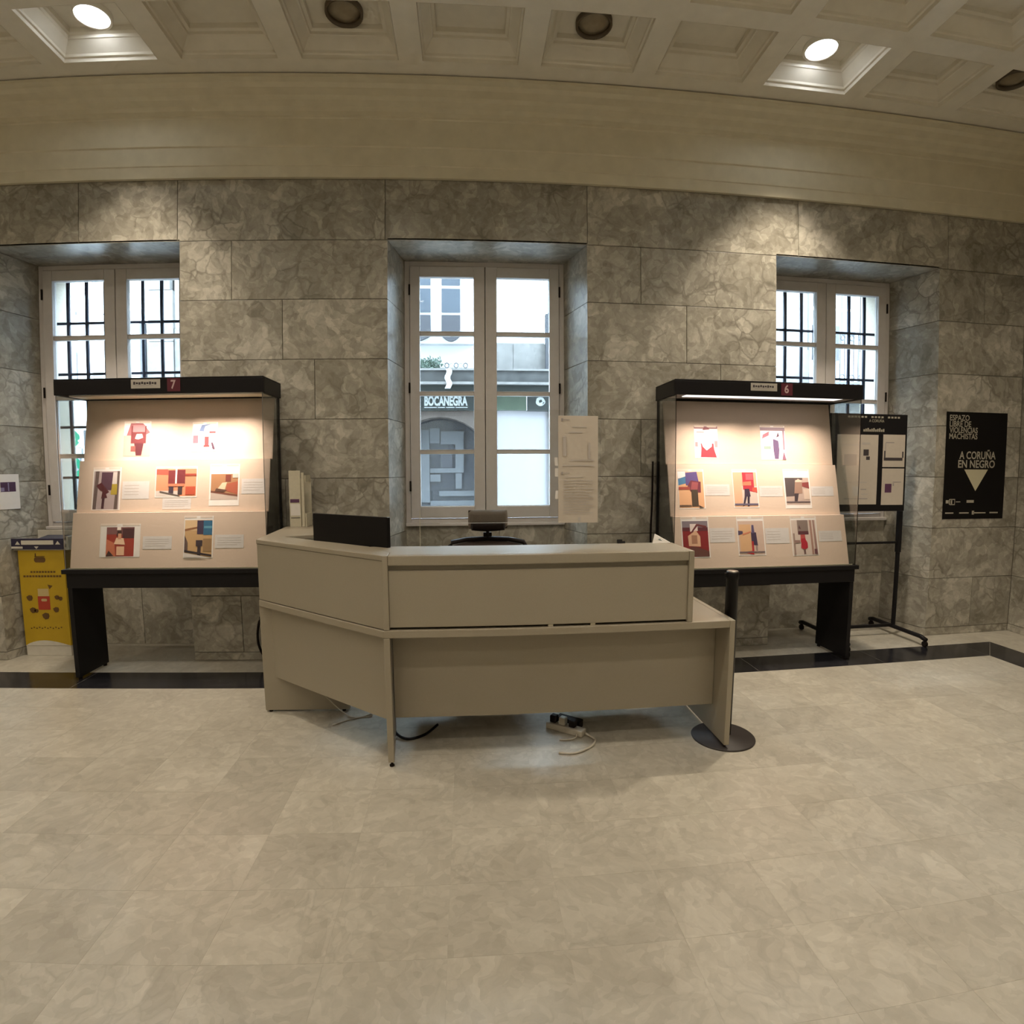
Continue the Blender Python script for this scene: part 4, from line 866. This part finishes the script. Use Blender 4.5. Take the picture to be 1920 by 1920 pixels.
m = MB(); f.sheet(m, 0.055, 0.335, 0.955, 0.99, 0.0201, 0.022); f.sheet(m, -0.033, 0.065, 0.922, 0.94, 0.0201, 0.022); f.poly(m, [(0.0, 0.955), (0.045, 0.955), (0.022, 0.985)], 0.021); f.poly(m, [(0.35, 0.955), (0.395, 0.955), (0.372, 0.985)], 0.021); f.poly(m, [(0.165, 0.94), (0.185, 0.918), (0.205, 0.94)], 0.021)
build('header_print', m, M['card_white'], ys_)
m = MB()
f.poly(m, rounded(0.19, 0.825, 0.10, 0.045, 0.02), 0.0012); f.sheet(m, 0.145, 0.235, 0.85, 0.856, 0.0008, 0.0012); f.sheet(m, 0.15, 0.16, 0.85, 0.88, 0.0008, 0.0012)
for k in range(9): f.sheet(m, 0.10+0.025*k, 0.118+0.025*k, 0.715, 0.730, 0.0008, 0.0012)
for k in range(13): f.sheet(m, 0.035+0.026*k, 0.055+0.026*k, 0.678, 0.694, 0.0008, 0.0012)
for cx_, cz_, rr in ((0.075, 0.50, 0.026), (0.315, 0.505, 0.02), (0.345, 0.495, 0.018), (0.095, 0.395, 0.026), (0.125, 0.39, 0.018), (0.30, 0.40, 0.024), (0.205, 0.345, 0.030)):
    f.poly(m, [(cx_+rr*math.cos(a*0.9)*(1+0.3*(a % 2)), cz_+rr*math.sin(a*0.9)) for a in range(7)], 0.0012)
f.poly(m, [(0.24, 0.615), (0.285, 0.605), (0.255, 0.575)], 0.0012)
for k in range(12): f.sheet(m, 0.06+0.024*k, 0.072+0.024*k, 0.235+0.008*(k % 2), 0.245+0.008*(k % 2), 0.0008, 0.001)
build('print', m, M['card_brown'], ys_)
m = MB(); f.sheet(m, 0.145, 0.25, 0.40, 0.515, 0.0008, 0.0012); build('red_bag_print', m, M['card_red'], ys_)
m = MB(); f.sheet(m, 0.15, 0.245, 0.516, 0.58, 0.0008, 0.0012); f.poly(m, rounded(0.2, 0.483, 0.05, 0.022, 0.01), 0.0016); build('pale_bag_print', m, M['card_pale'], ys_)
lv = MB()
for k in range(4):
    a = 0.03*k
    lv.add([(x0-0.01+a, yf+0.03, 0.936+0.012*k), (x0+0.22+a, yf+0.02, 0.936+0.012*k), (x0+0.24+a, yb-0.04, 0.95+0.02*k), (x0+0.02+a, yb-0.03, 0.95+0.02*k)], [(0,1,2,3)])
ob = build('leaflet_stack', lv, ink(60, 58, 66)); tag(ob, 'pile of dark leaflets lying on the yellow stand', 'leaflets'); ob.modifiers.new('thick', 'SOLIDIFY').thickness = 0.008
lv = MB()
for k in range(3):
    lv.add([(x0+0.27, yf+0.03, 0.929+0.014*k), (x1+0.02, yf+0.025, 0.929+0.014*k), (x1+0.02, yb-0.05, 0.945+0.016*k), (x0+0.29, yb-0.05, 0.945+0.016*k)], [(0,1,2,3)])
ob = build('leaflet_stack', lv, ink(165, 160, 155)); tag(ob, 'pile of pale leaflets at the right of the yellow stand top', 'leaflets'); ob.modifiers.new('thick', 'SOLIDIFY').thickness = 0.006

# ================================================================== NOTICE BOARD ON WHEELS
nb = tag(empty('notice_stand', (3.55, 0.06, 0)), 'black rolling notice board with white sheets behind the right showcase', 'notice board')
YB = 0.06
xl, xr = 3.165, 3.955
build('panel', MB().box(xl, xr, YB, YB+0.02, 1.165, 2.038), M['black'], nb, bevel=0.003)
for x in (xl+0.012, xr-0.012):
    build('post', MB().box(x-0.014, x+0.014, YB+0.021, YB+0.05, 0.085, 1.16), M['black'], nb, bevel=0.004)
    build('post_sleeve', MB().box(x-0.019, x+0.019, YB+0.016, YB+0.055, 0.78, 1.163), M['black'], nb, bevel=0.004)
    build('foot_rail', MB().tube([(x, YB-0.36, 0.062), (x, YB-0.30, 0.078), (x, YB+0.30, 0.078), (x, YB+0.345, 0.066)], 0.020, 8), M['black'], nb, smooth=True)
    for yy in (YB-0.35, YB+0.32): build('castor', MB().tube([(x-0.012, yy, 0.025), (x+0.012, yy, 0.025)], 0.025, 14).box(x-0.008, x+0.008, yy-0.01, yy+0.01, 0.03, 0.062), M['chair_frame'], nb)
build('cross_bar', MB().box(xl+0.02, xr-0.02, YB+0.028, YB+0.044, 0.862, 0.882), M['black'], nb)
build('cross_bar', MB().box(xl+0.02, xr-0.02, YB+0.026, YB+0.048, 0.078, 0.104), M['black'], nb)
f = Frame((0, YB-0.0005, 0), (1, 0, 0), (0, 0, 1))
lettering('A CORUÑA', 0.036, f, 3.555, 1.965, 0.001, M['poster_ink'], nb, width=0.155)
m = MB()
for k in range(16):
    if k not in (6, 11): f.sheet(m, 3.34+0.034*k, 3.362+0.034*k, 2.002, 2.018, 0.0, 0.001)
for k in range(11): f.sheet(m, 3.50+0.020*k, 3.514+0.020*k, 1.880, 1.900+0.006*(k % 3), 0.0, 0.001)
build('header_print', m, M['poster_ink'], nb)
def sheet_on(x0, x1, z0, z1, label, marks):
    t = tag(empty('board_sheet', ((x0+x1)/2, YB-0.001, z0)), label, 'sheet', 'sheets on the notice board')
    m = MB(); f.sheet(m, x0, x1, z0, z1, 0.0005, 0.0015); build('sheet', m, M['cream_paper'], t)
    for mt_, L_ in marks.items():
        m = MB(); w, h = x1-x0, z1-z0
        for a, b, c_, d_ in L_: f.sheet(m, x0+w*a, x0+w*b, z0+h*c_, z0+h*d_, 0.0015, 0.002)
        build('print', m, M[mt_], t)
sheet_on(3.24, 3.655, 1.228, 1.852, 'large white sheet on the left of the black notice board', {'ink_dark': [(0.64,0.77,0.70,0.79),(0.71,0.80,0.64,0.69)], 'ink': [(0.17,0.48,0.56,0.72),(0.2,0.78,0.075,0.09),(0.6,0.74,0.21,0.225)], 'ink_soft': [(0.6,0.8,0.86,0.89),(0.15,0.75,0.31,0.325),(0.62,0.78,0.14,0.155),(0.1,0.55,0.84,0.86)]})
sheet_on(3.705, 3.935, 1.565, 1.857, 'upper right white sheet on the black notice board', {'ink_dark': [(0.05,0.9,0.2,0.29),(0.06,0.12,0.29,0.5),(0.88,0.94,0.29,0.48)], 'ink': [(0.12,0.5,0.74,0.77),(0.1,0.13,0.5,0.74)]})
sheet_on(3.705, 3.935, 1.222, 1.552, 'lower right white sheet on the black notice board', {'sticker': [(0.15,0.45,0.34,0.58)], 'ink': [(0.5,0.88,0.62,0.64),(0.5,0.56,0.52,0.6)]})

# ================================================================== THE STREET OUTSIDE
struct(box('ground', M['road'], None, -40, 40, 0.87, 40, -0.4, -0.3), 'paved street outside the windows')
YA = 6.0
bd = tag(empty('street_building', (2.0, 8.0, -0.3)), 'pale stone building across the street with shop sign and balconies', 'building')
def fb(n, m, *a, p=None): return box(n, M[m], p or bd, *a)
# ground floor wall with the arch
ac = (-0.52, 1.515, 1.0); aw = MB(); N_ = 20
pts = [(ac[0]+ac[2]*math.cos(math.pi*k/N_), ac[1]+ac[2]*math.sin(math.pi*k/N_)) for k in range(N_+1)]
for p, q in zip(pts, pts[1:]):
    aw.add([(p[0], YA, p[1]), (q[0], YA, q[1]), (q[0], YA, 2.66), (p[0], YA, 2.66)], [(0, 3, 2, 1)])
    aw.add([(p[0], YA, p[1]), (q[0], YA, q[1]), (q[0], YA+0.35, q[1]), (p[0], YA+0.35, p[1])], [(0, 1, 2, 3)])
aw.box(-3.2, -1.52, YA, YA+0.35, -0.3, 2.66); aw.box(0.48, 0.53, YA, YA+0.35, -0.3, 2.66); aw.box(-1.52, -1.5195, YA, YA+0.35, -0.3, 1.515)
build('arch_wall', aw, M['f_brown'], bd)
fb('arch_glass', 'f_glass', -1.53, 0.50, YA+0.36, YA+0.38, -0.3, 2.66)
for k, a in enumerate(((-0.95,-0.74,0.9,2.30),(-0.73,-0.54,2.04,2.33),(-0.52,-0.24,2.02,2.27),(-0.24,-0.08,1.47,2.27),(-0.73,-0.24,1.47,1.56),(-0.73,-0.53,1.30,1.44),(-0.24,-0.12,1.16,1.46),(-0.56,0.12,1.02,1.12),(-0.73,0.12,0.84,0.93))):
    fb('painted_reflection', 'f_reflection', a[0], a[1], YA+0.325+0.001*k, YA+0.359, a[2], a[3])  # pale blocks stand in for the reflection in the arch glass
ap = MB(); ap.prism_y([(-0.53+0.001,1.57),(-0.30,1.57)]+[(-0.415+0.115*math.cos(math.pi*q/8), 1.83+0.115*math.sin(math.pi*q/8)) for q in range(9)], YA+0.345, YA+0.359)
build('reflected_opening', ap, M['f_iron'], bd)  # dark arch belonging to the same painted reflection
fb('shop_blind', 'f_blind', 0.535, 1.52, YA+0.02, YA+0.06, -0.3, 2.645)
fb('pier', 'f_stone', 1.525, 2.1, YA-0.03, YA+0.35, -0.3, 2.65)
fb('wall_low', 'f_stone', 2.1, 5.2, YA, YA+0.35, -0.3, 2.98)
# sign band
sg = fb('sign_board', 'f_sign', -1.4, 0.22, YA-0.07, YA+0.05, 2.625, 2.975)
lettering('BOCANEGRA', 0.235, Frame((0, YA-0.071, 0), (1, 0, 0), (0, 0, 1)), -0.80, 2.725, 0.002, M['f_letters'], sg, bold=0.010, width=0.80)
m = MB(); ff = Frame((0, YA-0.071, 0), (1, 0, 0), (0, 0, 1))
for a, b in ((-0.80, -0.57), (-0.55, -0.42), (-0.40, -0.24), (-0.22, 0.0)): ff.sheet(m, a, b, 2.678, 2.692, 0, 0.004)
build('underline', m, M['f_letters'], sg)
fb('green_panel', 'f_green', 0.23, 1.10, YA-0.05, YA+0.05, 2.635, 2.975)
em = fb('emblem_board', 'f_sign', 1.11, 1.56, YA-0.07, YA+0.05, 2.625, 2.975)
m = MB(); ff.poly(m, [(1.36+0.085*math.cos(a*0.3927)*(1+0.12*(a % 3 == 0)), 2.80+0.085*math.sin(a*0.3927)) for a in range(16)], 0.003); build('emblem', m, M['f_letters'], em)
m = MB(); ff.poly(m, [(1.34, 2.77), (1.40, 2.80), (1.38, 2.84), (1.33, 2.82)], 0.005); ff.poly(m, [(1.40, 2.74), (1.44, 2.79), (1.41, 2.79)], 0.005); build('emblem_mark', m, M['f_sign'], em)
# ledge
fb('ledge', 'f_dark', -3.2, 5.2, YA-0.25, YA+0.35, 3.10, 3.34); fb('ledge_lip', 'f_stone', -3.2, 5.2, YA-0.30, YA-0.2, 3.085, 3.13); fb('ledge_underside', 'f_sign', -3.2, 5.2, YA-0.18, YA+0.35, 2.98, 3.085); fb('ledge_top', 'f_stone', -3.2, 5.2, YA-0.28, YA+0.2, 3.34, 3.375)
for k in range(2): fb('stone_block', 'f_stone', 0.20+0.66*k, 0.85+0.66*k, YA-0.02, YA+0.35, 3.376, 3.90)
fb('upper_wall', 'f_white', -3.2, 1.45, YA, YA+0.35, 3.376, 6.3)
fb('drain_pipe', 'f_iron', 1.46, 1.62, YA-0.10, YA+0.02, 3.376, 4.45); fb('stone_corner', 'f_stone', 1.56, 2.3, YA-0.02, YA+0.35, 3.376, 6.3)
# glazed gallery on the first floor
gy = YA-0.16
gal = fb('gallery', 'f_white', -1.5, 0.12, gy, YA, 3.85, 6.4)
for x0, x1 in ((-1.20, -0.67), (-0.47, -0.13)):
    for z0, z1 in ((4.42, 4.86), (4.92, 5.45), (5.52, 6.1)):
        box('gallery_pane', M['f_pane'], gal, x0, x1, gy-0.012, gy-0.001, z0, z1)
    pr_ = [(x0+(x1-x0)*t, 4.36) for t in (0, 1)]; n_ = 10
    poly = [(x1, 4.36), (x0, 4.36)]+[(x0+(x1-x0)*k/n_, 3.98-0.10*math.sin(math.pi*k/n_)) for k in range(n_+1)]
    m = MB(); m.add([(x, gy-0.06, z) for x, z in poly], [tuple(range(len(poly)))]); m.add([(x, gy-0.001, z) for x, z in poly], [tuple(range(len(poly)))[::-1]])
    k0 = len(poly); m.f += [(i, (i+1) % k0, (i+1) % k0+k0, i+k0) for i in range(k0)]; m.m += [0]*k0
    build('iron_apron', m, M['f_iron'], gal)
pl = tag(empty('balcony_plant', (-0.63, YA-0.12, 3.376)), 'green trailing plant on the ledge over the shop sign', 'plant')
m = MB()
for k in range(300):
    a = random.random()*6.28; x = -0.85+0.36*random.random(); z = 3.39+0.16*random.random()**1.4; yy = YA-0.26+0.2*random.random(); s = 0.03+0.03*random.random()
    m.add([(x, yy, z), (x+s*math.cos(a), yy-0.01, z+s*math.sin(a)), (x+s*1.6*math.cos(a+0.5), yy, z+s*1.6*math.sin(a+0.5))], [(0, 1, 2)])
build('leaves', m, M['leaf'], pl)
tr = tag(empty('ledge_trim', (-0.2, YA-0.26, 3.376)), 'scalloped white iron trim on the ledge beside the plant', 'railing')
for k in range(6):
    x = -0.46+0.085*k; build('scroll', MB().tube([(x+0.038*math.cos(a*0.6283), YA-0.25, 3.43+0.045*math.sin(a*0.6283)) for a in range(11)], 0.010, 6), M['f_iron'] if k % 2 else M['f_letters'], tr)
cl = MB(); cl.add([(-0.395+0.02*math.sin(j*1.3)+0.05*i, YA-0.31-0.012*((i+j) % 2), 3.36-0.045*j) for j in range(9) for i in range(3)], [(j*3+i, j*3+i+1, (j+1)*3+i+1, (j+1)*3+i) for j in range(8) for i in range(2)])
ob = build('white_cloth', cl, M['f_white'], smooth=True); tag(ob, 'white cloth hanging from the ledge above the shop sign', 'cloth'); ob.modifiers.new('thick', 'SOLIDIFY').thickness = 0.01

# right part of the street: second house with balcony, seen through the right window
b2 = tag(empty('corner_house', (8.5, 8.0, -0.3)), 'pale house with iron balcony seen through the right window', 'building')
def gb(n, m, *a): return box(n, M[m], b2, *a)
fb('upper_wall', 'f_white', 2.3, 5.2, YA+0.02, YA+0.35, 3.38, 6.3)
gb('wall', 'f_white', 5.21, 14.0, YA+0.02, YA+0.5, 3.0, 6.3); gb('wall_low', 'f_stone', 5.21, 14.0, YA, YA+0.5, -0.3, 2.99)
gb('pilaster', 'f_stone', 6.30, 6.72, YA-0.08, YA+0.02, 3.0, 6.3)
gb('pilaster', 'f_stone', 8.05, 8.55, YA-0.08, YA+0.02, 3.0, 6.3)
gb('stone_band', 'f_stone', 5.21, 10.0, YA-0.05, YA+0.02, 3.0, 3.95)
wn = gb('french_window', 'f_white', 6.85, 7.95, YA-0.06, YA+0.02, 3.2, 6.2)
for x0, x1 in ((6.92, 7.17), (7.22, 7.50), (7.56, 7.88)):
    for z0, z1 in ((4.1, 4.75), (4.82, 5.5)): box('pane', M['f_pane'], wn, x0, x1, YA-0.075, YA-0.061, z0, z1)
box('lower_panel', M['f_iron'], wn, 6.9, 7.5, YA-0.09, YA-0.061, 3.75, 4.45)
bal = tag(empty('iron_balcony', (7.5, YA-0.5, 3.0)), 'wrought iron balcony on the house outside the right window', 'balcony')
box('slab', M['f_dark'], bal, 6.6, 8.5, YA-0.75, YA-0.05, 2.92, 3.10)
for z in (3.20, 4.15): box('rail', M['f_iron'], bal, 6.65, 8.45, YA-0.72, YA-0.69, z-0.02, z+0.02)
for k in range(19): box('baluster', M['f_iron'], bal, 6.67+0.098*k, 6.685+0.098*k, YA-0.712, YA-0.698, 3.10, 4.15)
for k in range(9): build('scroll', MB().tube([(6.72+0.2*k+0.06*math.cos(a*0.6283), YA-0.705, 3.30+0.06*math.sin(a*0.6283)) for a in range(11)], 0.012, 6), M['f_iron'], bal)
for k in range(9): build('scroll', MB().tube([(6.72+0.2*k+0.05*math.cos(a*0.6283), YA-0.705, 4.06+0.05*math.sin(a*0.6283)) for a in range(11)], 0.012, 6), M['f_iron'], bal)

# left part of the street
b3 = tag(empty('left_house', (-5.3, 8.0, -0.3)), 'stone house corner seen through the left window', 'building')
def hb3(n, m, *a): return box(n, M[m], b3, *a)
hb3('wall', 'f_white', -5.45, -3.25, YA+0.02, YA+0.5, -0.3, 6.3)
hb3('corner_stone', 'f_stone', -5.95, -5.45, YA-0.06, YA+0.5, -0.3, 3.95); hb3('corner_stone', 'f_stone', -5.92, -5.45, YA-0.06, YA+0.5, 3.96, 4.9); hb3('corner_stone', 'f_stone', -5.92, -5.50, YA-0.06, YA+0.5, 4.91, 5.7)
hb3('low_wall', 'f_stone', -5.44, -3.25, YA-0.03, YA+0.02, -0.3, 4.2)
hb3('drain_pipe', 'f_iron', -6.06, -5.98, YA-0.1, YA, -0.3, 4.3)
b4 = tag(empty('far_house', (-14, 14, -0.3)), 'bright white house farther down the street at the left', 'building')
fw = box('wall', M['f_white'], b4, -22, -9.5, 12.0, 13.0, -0.3, 6.3)
for x in (-14.6, -13.2, -11.9, -10.7):
    for z in (1.0, 3.8, 6.2): 
        wdw = box('window', M['f_pane'], b4, x-0.35, x+0.35, 11.96, 12.0, z, z+1.3); box('window_bar', M['f_white'], wdw, x-0.03, x+0.03, 11.93, 11.96, z, z+1.3)
gs = tag(empty('green_shop_sign', (-9.0, 8.9, 1.7)), 'glowing green round shop sign seen through the left window', 'shop sign')
gx, gyy, gz = -8.95, 8.0, 1.62
for z_, r_ in ((2.32, 0.14), (1.66, 0.19)):
    build('ring', MB().tube([(gx+r_*math.cos(a*0.5236), gyy, z_+r_*math.sin(a*0.5236)) for a in range(13)], 0.06, 8), M['pharmacy'], gs)
box('bar', M['f_letters'], gs, gx-0.25, gx+0.25, gyy-0.03, gyy+0.03, 1.93, 2.10)
box('pole', M['f_iron'], gs, gx+0.3, gx+0.36, gyy, gyy+0.06, -0.3, 2.5)
